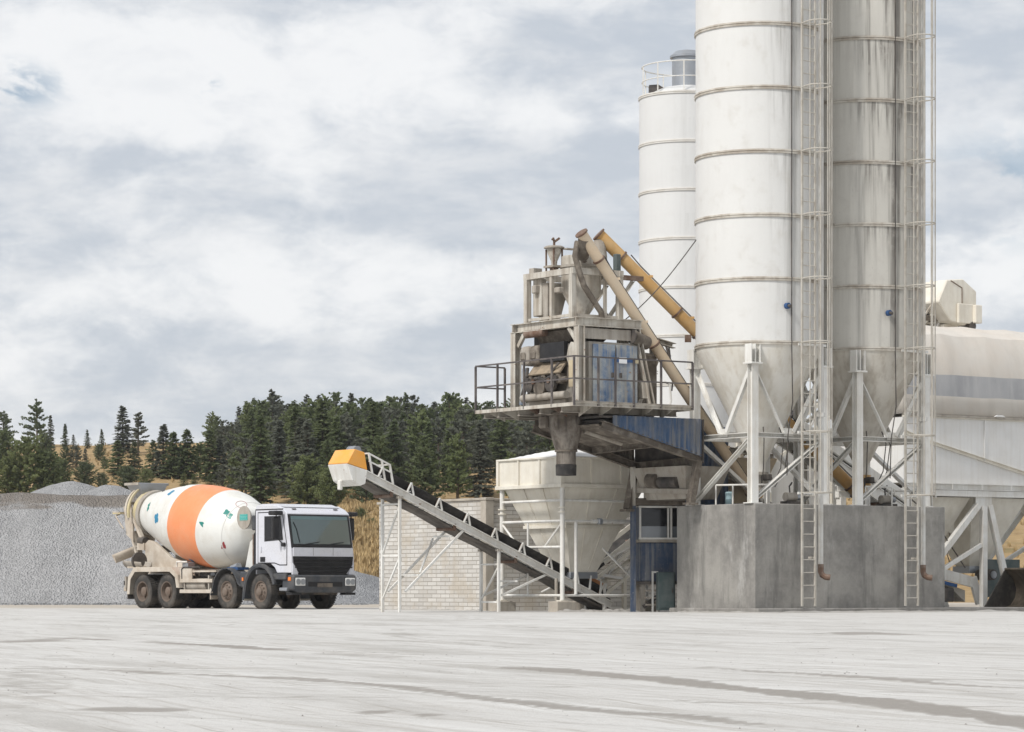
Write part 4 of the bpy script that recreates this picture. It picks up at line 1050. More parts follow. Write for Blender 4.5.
MB().box2((-.12,-.18,2.74),(x1+.1,y1+.1,2.92)).build('roof', M['grime'], CB, bevel=.03)
for x, y in ((.12,.1),(1.35,.1),(.12,.95),(1.35,.95)): MB().box((x,y,.35), (.11,.11,.70)).build('leg', M['dusty'], CB)
MB().bar((.12,.05,.12), (.85,.05,.66), .10, .10).build('step_stringer', M['dark'], CB)
for z in (.18,.36,.54): MB().box((.42,-.04,z), (.5,.2,.04)).build('step', M['dusty'], CB)
for x in (.34,.46): MB().box((x,-.12,.50), (.045,.045,1.0)).build('rail_post', M['white'], CB)
MB().box((.40,-.12,1.02), (.165,.047,.045)).build('rail', M['white'], CB)
bp = MB().box2((0,0,0),(.13,.13,2.72)).build('blue_post', M['blue_dark'], None, loc=(3.05,76.95,0), rz=R(7))
tag(bp, 'tall narrow blue post between the cream hopper and the cabin', 'post')
MB().box2((.0,.0,2.725),(.12,.12,3.72)).build('upper_post', M['tower'], bp)
o = empty('switch_cabinet', (3.73,76.5,0), R(7), 'dark green switch cabinet against the left end of the plinth', 'cabinet')
MB().box2((0,0,.04),(.44,.35,1.02)).build('body', M['green_box'], o, bevel=.015)
MB().box2((.03,-.018,.10),(.41,-.002,.97)).build('door', M['green_box'], o, bevel=.006)
MB().box((.36,-.03,.55), (.03,.03,.12)).build('handle', M['dark'], o)

# ================================================================== BLOCK WALL
WL = empty('block_wall', PL(-1.256,9.8,0), TH, 'pale concrete block wall behind the belt conveyor, with a flat coping', 'wall')
hW = 2.98
MB().box2((-.001,.22,-.1),(.22,5.36,hW)).build('long_face', M['brick_y'], WL, bevel=.01)
MB().box2((.24,-.001,-.1),(7.5,.22,hW-.01)).build('short_face', M['brick_x'], WL, bevel=.01)
MB().box2((-.04,-.04,-.1),(.238,.218,hW+.0)).build('corner_pillar', M['footing'], WL, bevel=.015)
MB().box2((-.05,.22,hW),(.27,5.42,hW+.07)).build('coping', M['footing'], WL, bevel=.012)
MB().box2((.24,-.05,hW-.01),(7.55,.215,hW+.06)).build('coping', M['footing'], WL, bevel=.012)
MB().box2((-.055,-.055,hW),(.235,.215,hW+.075)).build('pillar_cap', M['footing'], WL, bevel=.012)

# ================================================================== CREAM AGGREGATE HOPPER
HA, HB, S = -1.82, 5.55, 2.85
H = empty('aggregate_hopper', PL(HA,HB,0), TH, 'big cream aggregate hopper with peaked white tarpaulin on a tubular frame', 'hopper')
zr0, zr1 = 3.30, 3.95
rim = MB()
for a, b in (((0,0),(S,.05)), ((0,S-.05),(S,S)), ((0,.052),(.05,S-.052)), ((S-.05,.052),(S,S-.052))): rim.box2((a[0],a[1],zr0),(b[0],b[1],zr1))
rim = rim.build('rim_wall', M['cream'], H)
for k in range(4):
    x = S*k/3; x = min(max(x,.03),S-.03)
    MB().box((x,-.022,(zr0+zr1)/2), (.05,.04,zr1-zr0-.02)).build('stiffener', M['cream'], rim)
    MB().box((-.022,x,(zr0+zr1)/2), (.04,.05,zr1-zr0-.02)).build('stiffener', M['cream'], rim)
def ring(z0, z1, o_, i_, name, parent, m):
    g = MB()
    g.box2((-o_,-o_,z0),(S+o_,i_,z1)); g.box2((-o_,S-i_,z0),(S+o_,S+o_,z1))
    g.box2((-o_,i_+.001,z0),(i_,S-i_-.001,z1)); g.box2((S-i_,i_+.001,z0),(S+o_,S-i_-.001,z1))
    return g.build(name, m, parent, bevel=.008)
ring(zr1, zr1+.05, .05, .06, 'top_angle', H, M['cream'])
ring(zr0-.10, zr0-.001, .07, .08, 'rim_beam', H, M['cream'])
c = S/2
for x, y in ((.0,.0),(S,.0),(.0,S),(S,S)): MB().box((x,y,(zr0+zr1)/2), (.09,.09,zr1-zr0)).build('corner_post', M['cream'], rim)
cone = MB().frustum((c-.42,c-.42,c+.42,c+.42), 1.02, (.12,.12,S-.12,S-.12), zr0-.10, caps=False).build('cone', M['cream'], H)
for k in (1,2):
    f = k/3
    lo = c-.42+.84*f; hi = .12+(S-.24)*f
    MB().bar((lo,c-.425,1.04), (hi,.105,zr0-.11), .022, .02).build('rib', M['cream'], cone)
    MB().bar((c-.425,lo,1.04), (.105,hi,zr0-.11), .022, .02).build('rib', M['cream'], cone)
zf = 2.22; k_ = (zf-1.02)/(zr0-.10-1.02); e_ = c-.42+(.12-c+.42)*k_
g = MB()
for a, b in (((e_-.05,e_-.05),(S-e_+.05,e_)),((e_-.05,S-e_),(S-e_+.05,S-e_+.05)),((e_-.05,e_+.001),(e_,S-e_-.001)),((S-e_,e_+.001),(S-e_+.05,S-e_-.001))): g.box2((a[0],a[1],zf-.05),(b[0],b[1],zf+.03))
g.build('cone_flange', M['cream'], cone)
MB().box2((c-.46,c-.46,.86),(c+.46,c+.46,1.03)).build('gate_box', M['galv'], H, bevel=.02)
# tarpaulin, sagging between rim and ridge
g = MB(); n = 20; V_ = []
for j in range(n+1):
    row = []
    for i in range(n+1):
        x, y = S*i/n, S*j/n
        d = max(abs(x-c), abs(y-c))/c
        z = zr1+.045 + .36*(1-d)**1.15 + .015*mnoise.noise((x*2.2,y*2.2,1))
        row.append(g.bm.verts.new((x+(x-c)*.02,y+(y-c)*.02,z)))
    V_.append(row)
for j in range(n):
    for i in range(n): g.bm.faces.new((V_[j][i],V_[j][i+1],V_[j+1][i+1],V_[j+1][i]))
o = g.build('tarpaulin', M['tarp'], H, smooth=35); sm = o.modifiers.new('thick', 'SOLIDIFY'); sm.thickness = .01
# frame
pp = .07
for x, y in ((pp,pp),(S-pp,pp),(pp,S-pp),(S-pp,S-pp)):
    p = MB().tube((x,y,.27), (x,y,zr0-.10), .062, n=14).build('post', M['white'], H, smooth=40)
    for z in (2.58, 2.70): MB().lathe([(.06,z-.03),(.11,z-.03),(.11,z),(.06,z)], 14, (x,y,0)).build('collar', M['cream'], p)
    MB().box((x,y,.285), (.22,.22,.03)).build('foot_plate', M['cream'], p)
def rail(p, q, r=.035, m='white'): return MB().tube(p, q, r, n=10).build('rail', M[m], H, smooth=40)
a_, b_ = pp, S-pp
for z in (2.87, 2.34, .42):
    rail((a_,a_,z),(b_,a_,z)); rail((a_,a_,z),(a_,b_,z)); rail((b_,a_,z),(b_,b_,z)); rail((a_,b_,z),(b_,b_,z))
rail((a_,a_,1.67),(a_,b_,1.67))
rail((a_,b_,2.30),(a_,b_-.75,1.70),.03); rail((a_,a_,2.30),(a_,a_+.75,1.70),.03)
MB().tube((.50,a_,.45), (.50,a_,2.32), .045, n=12).build('mid_post', M['white'], H, smooth=40)
MB().tube((1.0,a_,2.34), (2.5,a_,2.34), .055, n=12).build('water_pipe', M['white'], H, smooth=40)
MB().box((1.25,a_-.02,2.34), (.14,.16,.16)).build('pipe_valve', M['galv'], H, bevel=.03)
rail((1.35,a_,1.65),(b_,a_,.50),.03); rail((1.35,b_,.5),(b_,a_+.3,1.8),.03)
rail((a_,1.6,2.3),(a_,1.6,.45),.03)
for k, ((x, y), lab) in enumerate((((pp,pp),'concrete footing block under the front corner post of the cream hopper'), ((pp,S-pp),'concrete footing block under the left post of the cream hopper'), ((S-pp,pp),'concrete footing block under the right post of the cream hopper'), ((S-pp,S-pp),'concrete footing block under the rear post of the cream hopper'))):
    A_ = HA+x; B_ = HB+y
    o = MB().box((0,0,.12), (.62,.42,.30)).build('footing_block', M['footing'], None, bevel=.02, loc=PL(A_,B_), rz=TH); tag(o, lab, 'footing', 'footing blocks under the hopper posts')

# ================================================================== TRANSFER CONVEYOR behind the silo legs
G = empty('transfer_conveyor', PL(4.0,4.3,0), TH, 'white covered transfer conveyor sloping down to the right behind the silo legs', 'belt conveyor')
gz = lambda x: 4.95-.50*x
for y in (-.35,.35): MB().chan((-.9,y,gz(-.9)),(4.9,y,gz(4.9)),.06,.34,.02).build('side_frame', M['white'], G)
MB().bar((-.9,0,gz(-.9)+.22),(4.9,0,gz(4.9)+.22),.60,.03).build('belt', M['rubber'], G)
MB().prism([(1.0,gz(1.0)+.3),(4.7,gz(4.7)+.3),(4.7,gz(4.7)+.62),(1.0,gz(1.0)+.62)], 'Y', -.30, .30).build('cover', M['white'], G, bevel=.03)
for x in (-.6,1.6,3.8):
    for y in (-.38,.38): MB().box((x,y,(gz(x)-.15)/2),(.11,.10,gz(x)-.15)).build('leg', M['tower'], G)
    MB().bar((x,-.33,gz(x)*.3),(x,.33,gz(x)*.75),.06).build('brace', M['tower'], G)
for k in range(6): MB().tube((-.6+k*.9,-.36,gz(-.6+k*.9)-.1),(-.6+k*.9,.36,gz(-.6+k*.9)-.1),.05,n=10).build('roller', M['rust'], G)
MB().box((-.2,-.55,gz(-.2)+.1),(.5,.3,.3)).build('drive_motor', M['dark'], G, bevel=.05)

Q = empty('rear_bin', PL(6.6,10.6,0), TH, 'plain pale storage bin on legs standing far behind the silo legs', 'storage bin')
MB().box2((0,0,3.0),(5.5,3.2,5.35)).build('bin_wall', M['bin_white'], Q)
for k in range(5): MB().box((.3+k*1.2,-.04,4.17),(.08,.07,2.3)).build('stiffener', M['cream'], Q)
MB().frustum((1.2,.9,4.2,2.3),1.2,(.05,.05,5.45,3.15),2.99).build('cone', M['cream'], Q)
for x,y in ((.1,.1),(5.4,.1),(.1,3.1),(5.4,3.1)): MB().box((x,y,1.49),(.2,.2,2.98)).build('leg', M['white'], Q)
for x0,x1_ in ((.2,2.7),(5.3,2.8)): MB().bar((x0,.02,.3),(x1_,.02,2.9),.12).build('brace', M['white'], Q)
# ================================================================== BELT CONVEYOR (local x along u, y along v)
CV = empty('belt_conveyor', PL(-.39,6.97,0), TH, 'inclined white belt conveyor with orange and white head box above the truck side', 'belt conveyor')
SL = .43; X0, X1 = -6.70, .95
def cz(x): return .66 - SL*x          # top of the side channels
HWd = .40
ang = math.atan(SL)
fr = MB()
for s in (-1, 1):
    fr.chan((X0-.25, s*HWd, cz(X0-.25)-.10), (X1, s*HWd, cz(X1)-.10), .09, .19, .022, flip=-s)
fr = fr.build('side_frame', M['white'], CV)
# troughed carrying belt
g = MB(); n = 40; prof = [(-.41,.25),(-.395,.24),(-.24,.055),(.24,.055),(.395,.24),(.41,.25)]
rows = []
for i in range(n+1):
    x = X0 + (X1-.15-X0)*i/n; rows.append([g.bm.verts.new((x, y, cz(x)+z)) for y, z in prof])
for i in range(n):
    for k in range(len(prof)-1): g.bm.faces.new((rows[i][k], rows[i][k+1], rows[i+1][k+1], rows[i+1][k]))
o = g.build('carrying_belt', M['rubber'], CV, smooth=30, recalc=False); sm = o.modifiers.new('thick', 'SOLIDIFY'); sm.thickness = .014
# return belt sagging between rollers
g = MB(); rows = []
n = 64
for i in range(n+1):
    x = X0 + (X1-.2-X0)*i/n; sag = .035*abs(math.sin((x-X0)*PI/1.9))
    rows.append([g.bm.verts.new((x, y, cz(x)-.225-sag)) for y in (-.34, .34)])
for i in range(n): g.bm.faces.new((rows[i][0], rows[i][1], rows[i+1][1], rows[i+1][0]))
o = g.build('return_belt', M['belt_under'], CV, smooth=40); sm = o.modifiers.new('thick', 'SOLIDIFY'); sm.thickness = .014
for k in range(9):
    x = -6.35 + .86*k
    b = MB()
    for s in (-1, 1):
        b.bar((x-.03, s*(HWd+.03), cz(x)+.0), (x+.09, s*(HWd+.05), cz(x)+.24), .05, .03); b.bar((x+.17, s*(HWd+.03), cz(x+.17)), (x+.09, s*(HWd+.05), cz(x)+.24), .05, .03)
    b.bar((x+.07, -HWd, cz(x)+.02), (x+.07, HWd, cz(x)+.02), .06, .03)
    it = b.build('idler_bracket', M['white'], CV)
    r = MB()
    r.tube((x+.08,-.23,cz(x)+.012),(x+.08,.23,cz(x)+.012),.04,n=10); r.tube((x+.08,-.42,cz(x)+.19),(x+.08,-.25,cz(x)+.01),.04,n=10); r.tube((x+.08,.42,cz(x)+.19),(x+.08,.25,cz(x)+.01),.04,n=10)
    r.build('idler_roller', M['rust'], it, smooth=40)
for x in (-5.95,-4.05,-2.15,-.3):
    rr = MB().tube((x,-.36,cz(x)-.285),(x,.36,cz(x)-.285),.05,n=12).build('return_roller', M['rust'], CV, smooth=40)
    for s in (-1,1): MB().box((x,s*(HWd-.01),cz(x)-.24),(.08,.03,.17)).build('roller_bracket', M['rust'], rr)
# head box: upper part orange, lower part white
MB().tube((X0-.25,-.33,cz(X0)-.02),(X0-.25,.33,cz(X0)-.02),.21,n=24).build('head_pulley', M['dark'], CV, smooth=40)
hx = X0-.25; hzc = cz(hx)
MB().prism([(hx+.24,hzc-.10),(hx+.16,hzc+.34),(hx-.14,hzc+.42),(hx-.36,hzc+.06)], 'Y', -.46, .46).build('head_hood', M['orange'], CV, bevel=.015)
MB().prism([(hx+.24,hzc-.11),(hx-.36,hzc+.05),(hx-.20,hzc-.36),(hx+.02,hzc-.50),(hx+.18,hzc-.44)], 'Y', -.465, .465).build('head_chute', M['white'], CV, bevel=.012)
MB().box((hx-.22,.1,hzc-.47), (.10,.12,.24)).build('scraper_weight', M['white'], CV, bevel=.02)
dm = MB().tube((hx+.42,.30,hzc+.42),(hx+.42,.62,hzc+.42),.12,n=16).build('drive_motor', M['galv'], CV, smooth=40)
MB().lathe([(.0,-.02),(.13,-.02),(.13,.02),(.0,.02)],16,(hx+.42,.62,hzc+.42),axis='Y').build('fan_cover', M['galv'], dm)
gd = MB()
for s in (-1,1):
    for dx in (.40,.78,1.02): gd.bar((hx+dx,s*.42,cz(hx+dx)), (hx+dx-.10,s*.42,cz(hx+dx)+.50), .045, .045)
    gd.bar((hx+.30,s*.421,cz(hx+.40)+.49), (hx+.92,s*.421,cz(hx+1.02)+.49), .04, .04); gd.bar((hx+.30,s*.421,cz(hx+.4)+.30), (hx+.95,s*.421,cz(hx+1.02)+.30), .035, .035)
gd.bar((hx+.92,-.42,cz(hx+1.02)+.492), (hx+.92,.42,cz(hx+1.02)+.492), .038, .038); gd.bar((hx+.30,-.42,cz(hx+.4)+.492), (hx+.30,.42,cz(hx+.4)+.492), .038, .038)
gd.build('belt_guard', M['white'], CV)
# orange skirt boards under the hopper gate
for s in (-1,1): MB().bar((-.30,s*.26,cz(-.30)+.30), (.72,s*.26,cz(.72)+.30), .03, .20).build('skirt_board', M['skirt'], CV)
for x in (.18,.52,.66): MB().bar((x,-.45,cz(x)), (x+.04,-.45,cz(x)+.36), .03,.05).build('skirt_bracket', M['white'], CV)
MB().tube((X1-.15,-.36,cz(X1)-.05),(X1-.15,.36,cz(X1)-.05),.17,n=18).build('tail_pulley', M['dark'], CV, smooth=40)
# legs: bents with lacing
def bent(x, zt, levels, diags, post=.065):
    for s in (-1,1):
        MB().box((x,s*HWd,zt/2), (post,post,zt)).build('leg', M['white'], CV)
        MB().box((x,s*HWd,zt+.03), (.14,.12,.06)).build('leg_head', M['dusty'], CV)
    for z in levels: MB().bar((x,-HWd+.03,z),(x,HWd-.03,z),.045).build('tie', M['white'], CV)
    for za, zb in diags: MB().bar((x,HWd-.02,za),(x,-HWd+.02,zb),.04).build('lacing', M['white'], CV)
bent(-5.72, cz(-5.72)-.26, (2.72,1.43), ((1.5,2.65),(.35,1.35)))
bent(-2.69, cz(-2.69)-.26, (1.22,.25), ((.32,1.15),))
for s in (-1,1):
    MB().bar((-5.55,s*HWd,.52), (-3.80,s*HWd,cz(-3.80)-.22), .055).build('knee_brace', M['white'], CV)
    MB().bar((-2.6,s*HWd,.42), (-1.2,s*HWd,cz(-1.2)-.22), .05).build('knee_brace', M['white'], CV)
for x, z in ((-5.15,.94),(-4.15,1.93)): MB().bar((x,-HWd,z),(x,HWd,z),.045).build('tie', M['white'], CV)
MB().bar((-5.1,-HWd+.02,1.0),(-4.2,HWd-.02,1.88),.04).build('lacing', M['white'], CV)
MB().bar((-2.1,-HWd,.79),(-2.1,HWd,.79),.045).build('tie', M['white'], CV)
MB().tube((-.95,-HWd-.12,0),(-.95,-HWd-.12,.86),.045,n=12).build('leg', M['dusty'], CV)
for s in (-1,1): MB().box((X1-.25,s*HWd,.10),(.08,.08,.24)).build('leg', M['white'], CV)

# ================================================================== LONG TRUSS CONVEYOR to the storage bins
TV = empty('truss_conveyor', PL(1.55,9.085,0), TH, 'long steep lattice belt conveyor climbing behind the silos to the storage bins', 'belt conveyor')
LX = 13.1; sl2 = (9.0-.75)/LX
def tz(x): return .85 + sl2*x
hw = .42; dp = .62
for s in (-1,1):
    MB().bar((-.2,s*hw,tz(-.2)),(LX,s*hw,tz(LX)),.09).build('chord', M['cream'], TV)
    MB().bar((.2,s*hw,tz(.2)-dp),(LX,s*hw,tz(LX)-dp),.09).build('chord', M['cream'], TV)
    n = 16
    for k in range(n):
        x0 = .2+(LX-.2)*k/n; x1 = .2+(LX-.2)*(k+1)/n
        a, b = ((x0,s*hw,tz(x0)-dp),(x1,s*hw,tz(x1))) if k % 2 else ((x0,s*hw,tz(x0)),(x1,s*hw,tz(x1)-dp))
        MB().bar(a, b, .07).build('lattice', M['bin_white'], TV)
        if s == 1: MB().bar((x0,-hw,tz(x0)-dp),(x0,hw,tz(x0)-dp),.05).build('cross_tie', M['cream'], TV)
g = MB(); rows = []
prof = [(-.36,.26),(-.2,.10),(.2,.10),(.36,.26)]
for i in range(31):
    x = -.1+(LX-.1)*i/30; rows.append([g.bm.verts.new((x,y,tz(x)+z)) for y, z in prof])
for i in range(30):
    for k in range(3): g.bm.faces.new((rows[i][k],rows[i][k+1],rows[i+1][k+1],rows[i+1][k]))
o = g.build('belt', M['rubber'], TV, smooth=30); sm = o.modifiers.new('thick','SOLIDIFY'); sm.thickness = .015
MB().tube((0,-.36,tz(0)-.02),(0,.36,tz(0)-.02),.2,n=18).build('tail_pulley', M['galv'], TV, smooth=40)
for k in range(12):
    x = .5+k*1.05; MB().tube((x,-.40,tz(x)+.16),(x,-.40+.8,tz(x)+.05),.045,n=8).build('idler_roller', M['rust'], TV)
for s in (-1,1):
    MB().bar((.3,s*.44,tz(.3)+.28),(2.6,s*.44,tz(2.6)+.28),.03,.16).build('skirt_board', M['cream'], TV)
    MB().box((1.0,s*hw,.45),(.10,.10,.9)).build('leg', M['cream'], TV)
    MB().box((9.5,s*.5,tz(9.5)/2-.35),(.16,.16,tz(9.5)-.7)).build('leg', M['white'], TV)
# head house
HX_ = LX+.35; zc_ = tz(LX)+.12
hb = MB().prism([(HX_-1.35,zc_-.20),(HX_-1.0,zc_+.46),(HX_-.35,zc_+.52),(HX_+.20,zc_+.18),(HX_+.20,zc_-.50),(HX_-.25,zc_-.85),(HX_-.85,zc_-.75)], 'Y', -1.0, .8).build('head_box', M['cream'], TV, bevel=.03)
MB().box2((HX_-.05,-1.22,zc_-.78),(HX_+.22,-1.003,zc_-.24)).build('drive_guard', M['cream'], hb, bevel=.02)
MB().box2((HX_-.62,-1.10,zc_-.80),(HX_-.03,-1.004,zc_-.22)).build('drive_guard', M['cream'], hb, bevel=.02)
for dy in (-.5,.4): MB().path([(HX_+.22,dy,zc_+.2),(HX_+.34,dy,zc_+.26),(HX_+.36,dy,zc_+.1),(HX_+.24,dy,zc_+.06)],.035,6).build('inspection_handle', M['dusty'], hb)
MB().path([(HX_-.85,-1.003,zc_+.44),(HX_-.4,-1.003,zc_+.25),(HX_-.4,-1.003,zc_-.2)],.018,6).build('weld_seam', M['rust'], hb)
MB().tube((HX_-.05,-1.1,zc_-.86),(HX_-.05,-.6,zc_-.86),.13,n=14).build('motor', M['dark'], hb, smooth=40)
for dx in (-.7,-.3): MB().box((HX_+dx,0,zc_+.50),(.05,.05,.12)).build('lifting_eye', M['cream'], hb)
for k in range(5):
    MB().bar((HX_-1.5+k*.18,-.62,zc_-.55+.1*k),(HX_-1.2+k*.18,-.62,zc_-.2+.1*k),.06,.05).build('head_strut', M['tower'], TV)
MB().box2((HX_-1.5,-.5,zc_-.72),(HX_-.3,.5,zc_-.56)).build('head_floor', M['grime'], TV)
MB().box2((HX_-.75,-.6,7.0),(HX_+.1,.3,zc_-.8)).build('drop_chute', M['cream'], TV)

# ================================================================== STORAGE BINS (local x along u, y along v)
BA, BB = 10.2, 5.8
BN = empty('storage_bins', PL(BA,BB,0), TH, 'large white aggregate storage bins under a beige canvas canopy, right of the silos', 'storage bins')
BL, BD = 10.5, 2.75
bz0, bz1 = 3.58, 5.42
wl = MB()
wl.box2((0,0,bz0),(BL,.05,bz1)); wl.box2((0,BD-.05,bz0),(BL,BD,bz1)); wl.box2((0,.051,bz0),(.05,BD-.051,bz1)); wl.box2((BL-.05,.051,bz0),(BL,BD-.051,bz1))
wl = wl.build('bin_wall', M['bin_white'], BN)
MB().box2((-.03,-.045,bz1),(BL+.03,.04,bz1+.07)).build('top_angle', M['cream'], wl)
MB().chan((.9,-.03,4.75),(6.2,-.03,3.60),.06,.10,.012).build('stiffener', M['cream'], wl)
MB().chan((-2.0+2.02,-.03,5.0),(.9,-.03,4.75),.06,.10,.012).build('stiffener', M['cream'], wl)
MB().bar((3.1,-.018,4.25),(3.1,-.018,bz1-.02),.03,.03).build('seam', M['bin_white'], wl)
bl = MB().ibeam((-.05,-.02,bz0-.09),(BL+.05,-.02,bz0-.09),.20,.18,.02).build('beam', M['white'], BN)
MB().ibeam((-.05,BD,bz0-.09),(BL+.05,BD,bz0-.09),.20,.18,.02).build('beam', M['white'], BN)
MB().box2((-.05,-.10,bz0-.36),(BL+.05,.06,bz0-.19)).build('lower_beam', M['white'], BN)
MB().box2((-.05,BD-.06,bz0-.36),(BL+.05,BD+.10,bz0-.19)).build('lower_beam', M['white'], BN)
for k in range(9): MB().box((.6+k*1.15,-.125,bz0-.09),(.02,.02,.16)).build('web_stiffener', M['white'], bl)
# floor so the bins are dark inside
MB().box2((.05,.05,bz0-.02),(BL-.05,BD-.05,bz0+.02)).build('bin_floor', M['dusty'], BN)
# legs: gusset, post and two raking struts
for xx in (3.05, 7.6):
    for y in (-.02, BD):
        MB().box((xx,y,bz0-.50),(.62,.04,.30)).build('gusset', M['white'], BN)
        MB().box((xx,y+.001,(bz0-.62)/2),(.17,.16,bz0-.62)).build('leg', M['white'], BN)
        MB().bar((xx-.22,y,bz0-.60),(xx-2.05,y,1.15),.15,.17).build('rake_strut', M['white'], BN)
        MB().bar((xx+.22,y,bz0-.60),(xx+1.12,y,.05),.15,.17).build('rake_strut', M['white'], BN)
        MB().bar((xx-.1,y,1.85),(xx-1.9,y,1.0),.11,.11).build('strut', M['white'], BN)
for y in (-.02, BD): MB().box((.1,y,(bz0-.36)/2),(.2,.2,bz0-.36)).build('leg', M['white'], BN)
# discharge hoppers below the floor
for x0, x1 in ((.5,2.7),(2.75,4.95),(6.9,9.1)):
    mx_ = (x0+x1)/2
    MB().frustum((mx_-.28,BD/2-.28,mx_+.28,BD/2+.28), 1.25, (x0,.15,x1,BD-.15), bz0-.38).build('discharge_cone', M['cream'], BN)
    MB().box((mx_,BD/2,1.15),(.7,.7,.2)).build('gate', M['galv'], BN)
# weigh belt under the cones, hanging towards the plinth
wb = MB().bar((.15,.35,1.35),(3.0,.35,.78),.08,.30).build('weigh_belt_frame', M['white'], BN)
MB().bar((2.98,.35,.92),(3.25,.35,.18),.09,.26).build('frame_end', M['white'], wb)
MB().bar((.1,.28,1.10),(2.3,.28,.68),.03,.10).build('blue_edge', M['tile_blue'], wb)
MB().prism([(.1,1.05),(2.2,.62),(2.75,.22),(2.75,.55),(.1,1.25)], 'Y', .42, 1.5).build('belt_tray', M['dusty'], wb)
MB().tube((.4,.5,.62),(1.3,.9,.60),.24,n=20).build('drum_motor', M['dark'], wb, smooth=40)
MB().tube((1.3,.9,.60),(1.55,1.02,.60),.14,n=16).build('motor_flange', M['dusty'], wb, smooth=40)
MB().box((1.75,.45,.42),(.8,.5,.4)).build('gear_case', M['dark'], wb, bevel=.04)
MB().box((2.6,.9,2.35),(.22,.16,.30)).build('air_cylinder', M['cream'], BN)
MB().path([(2.6,.9,2.2),(2.66,.9,1.8),(2.5,.9,1.6),(2.62,.9,1.3)],.015,5).build('air_line', M['dark'], BN)
MB().path([(.3,.0,3.1),(1.1,.0,2.6),(2.4,.05,1.2)],.02,5).build('cable', M['dark'], BN)
MB().box((1.4,1.2,.22),(.9,.5,.5)).build('control_box', M['sign_white'], BN, bevel=.02)
gm = MB().tube((3.75,.9,1.0),(3.75,.3,1.0),.16,n=18).build('gate_motor', M['dark'], BN, smooth=40)
MB().lathe([(.0,0),(.11,0),(.11,.03),(0,.03)],18,(3.75,.27,1.0),axis='Y').build('fan_cover', M['galv'], gm)
MB().box((4.6,.9,.9),(1.3,.3,1.1)).build('switch_panel', M['green_box'], BN)
# canopy: canvas over hoops, with a grey window band
def prof(t_):   # t 0 near eave .. 1 far eave
    P_ = [(-.06,5.50),(-.06,6.05),(-.02,6.66),(.10,7.30),(.42,7.86),(BD/2,8.22),(BD-.42,7.86),(BD-.10,7.30),(BD+.02,6.66),(BD+.06,6.05),(BD+.06,5.50)]
    return P_
P_ = prof(0); g = MB(); nx = 84; rows = []
for i in range(nx+1):
    x = -.08+(BL+.16)*i/nx; row = []
    sg = .05*abs(math.sin(PI*(x)/1.75))
    for k, (y, z) in enumerate(P_):
        cyk = BD/2; out_ = -sg*.5 if 0 < k < len(P_)-1 else 0
        z2 = z - (sg if 3 <= k <= 7 else 0) + (.02*mnoise.noise((x*1.2,k,3)))
        if k in (0, len(P_)-1): z2 += .05*mnoise.noise((x*1.7, k, 9))
        y2 = y + (out_*-1 if k < 5 else out_) + .015*mnoise.noise((x*2.1,k,5))
        row.append(g.bm.verts.new((x, y2, z2)))
    rows.append(row)
for i in range(nx):
    for k in range(len(P_)-1):
        f = g.bm.faces.new((rows[i][k],rows[i][k+1],rows[i+1][k+1],rows[i+1][k])); f.material_index = 1 if k in (1, 8) else 0
for r_, in ((rows[0],),):
    g.bm.faces.new(r_)
M['canvas'] = mat('beige_canvas', (.59,.555,.505), .85, var=.05, dirt=(.62,.54,.46), damt=.4, ds=.8, streak=(.47,.43,.38), samt=.3, ss=(2.5,2.5,.2))
M['canvas_win'] = mat('grey_window_band', (.37,.37,.375), .45, var=.1, vs=.8, dirt=(.26,.26,.27), damt=.6, ds=.55, dthr=.52, streak=(.5,.49,.48), samt=.4, ss=(3,3,.3))
o = g.build('canopy', [M['canvas'], M['canvas_win']], BN, smooth=30); sm = o.modifiers.new('thick','SOLIDIFY'); sm.thickness = .012
MB().box2((-.1,-.10,5.46),(BL+.1,-.072,5.52)).build('hem_tube', M['dusty'], BN)
for xx in (3.4, 4.9, 6.6):
    MB().prism([(xx,5.52),(xx+.4,5.52),(xx+.3,5.58),(xx+.1,5.58)], 'Y', -.14, -.07).build('tie_flap', M['tarp'], BN)

# ================================================================== LOADER BUCKET
LB = empty('loader_bucket', PL(13.35,2.6,0), TH, 'worn curved steel loader bucket resting on the ground at the right edge', 'loader bucket')
BWd = 2.6
# profile in (x, z): opening to the left (-x)
outer = [(-.62,.02),(.05,.0),(.42,.10),(.62,.34),(.66,.62),(.52,.92),(.24,1.14)]
M['bucket'] = mat('worn_bucket_steel', (.155,.125,.095), .5, metal=.3, var=.35, dirt=(.30,.25,.19), damt=.7, ds=1.5, streak=(.06,.05,.04), samt=.6, ss=(2,9,2), bump=.25)
M['bucket_dark'] = mat('dark_shaded_bucket_steel', (.06,.056,.052), .55, metal=.3, var=.4, dirt=(.16,.145,.125), damt=.6, ds=3, bump=.3)
MB().strip(outer, 'Y', 0, BWd, .035).build('shell', M['bucket'], LB, smooth=40)
for y in (-.03, BWd):
    near_ = y < 0
    ck = [(-.24,.0),(.05,-.0),(.44,.09),(.65,.33),(.69,.62),(.55,.94),(.26,1.17),(.14,1.10),(.03,.86),(.0,.62),(-.05,.36),(-.15,.15)] if near_ else [(-.66,.0),(.05,-.0),(.44,.09),(.65,.33),(.69,.62),(.55,.94),(.26,1.17),(.16,1.10),(-.06,.80)]
    MB().prism(ck, 'Y', y, y+.035).build('cheek', M['bucket'] if near_ else M['bucket_dark'], LB)  # far cheek darker: shade inside the bucket put into its colour
    if near_: MB().path([(x_,y-.012,z_) for x_, z_ in ((.14,1.10),(.03,.86),(.0,.62),(-.05,.36),(-.15,.15),(-.24,.02))], .03, 6).build('cheek_rim', M['dusty'], LB, smooth=50)
MB().box2((-.85,-.02,0),(-.58,BWd+.02,.035)).build('cutting_edge', M['bucket_dark'], LB)
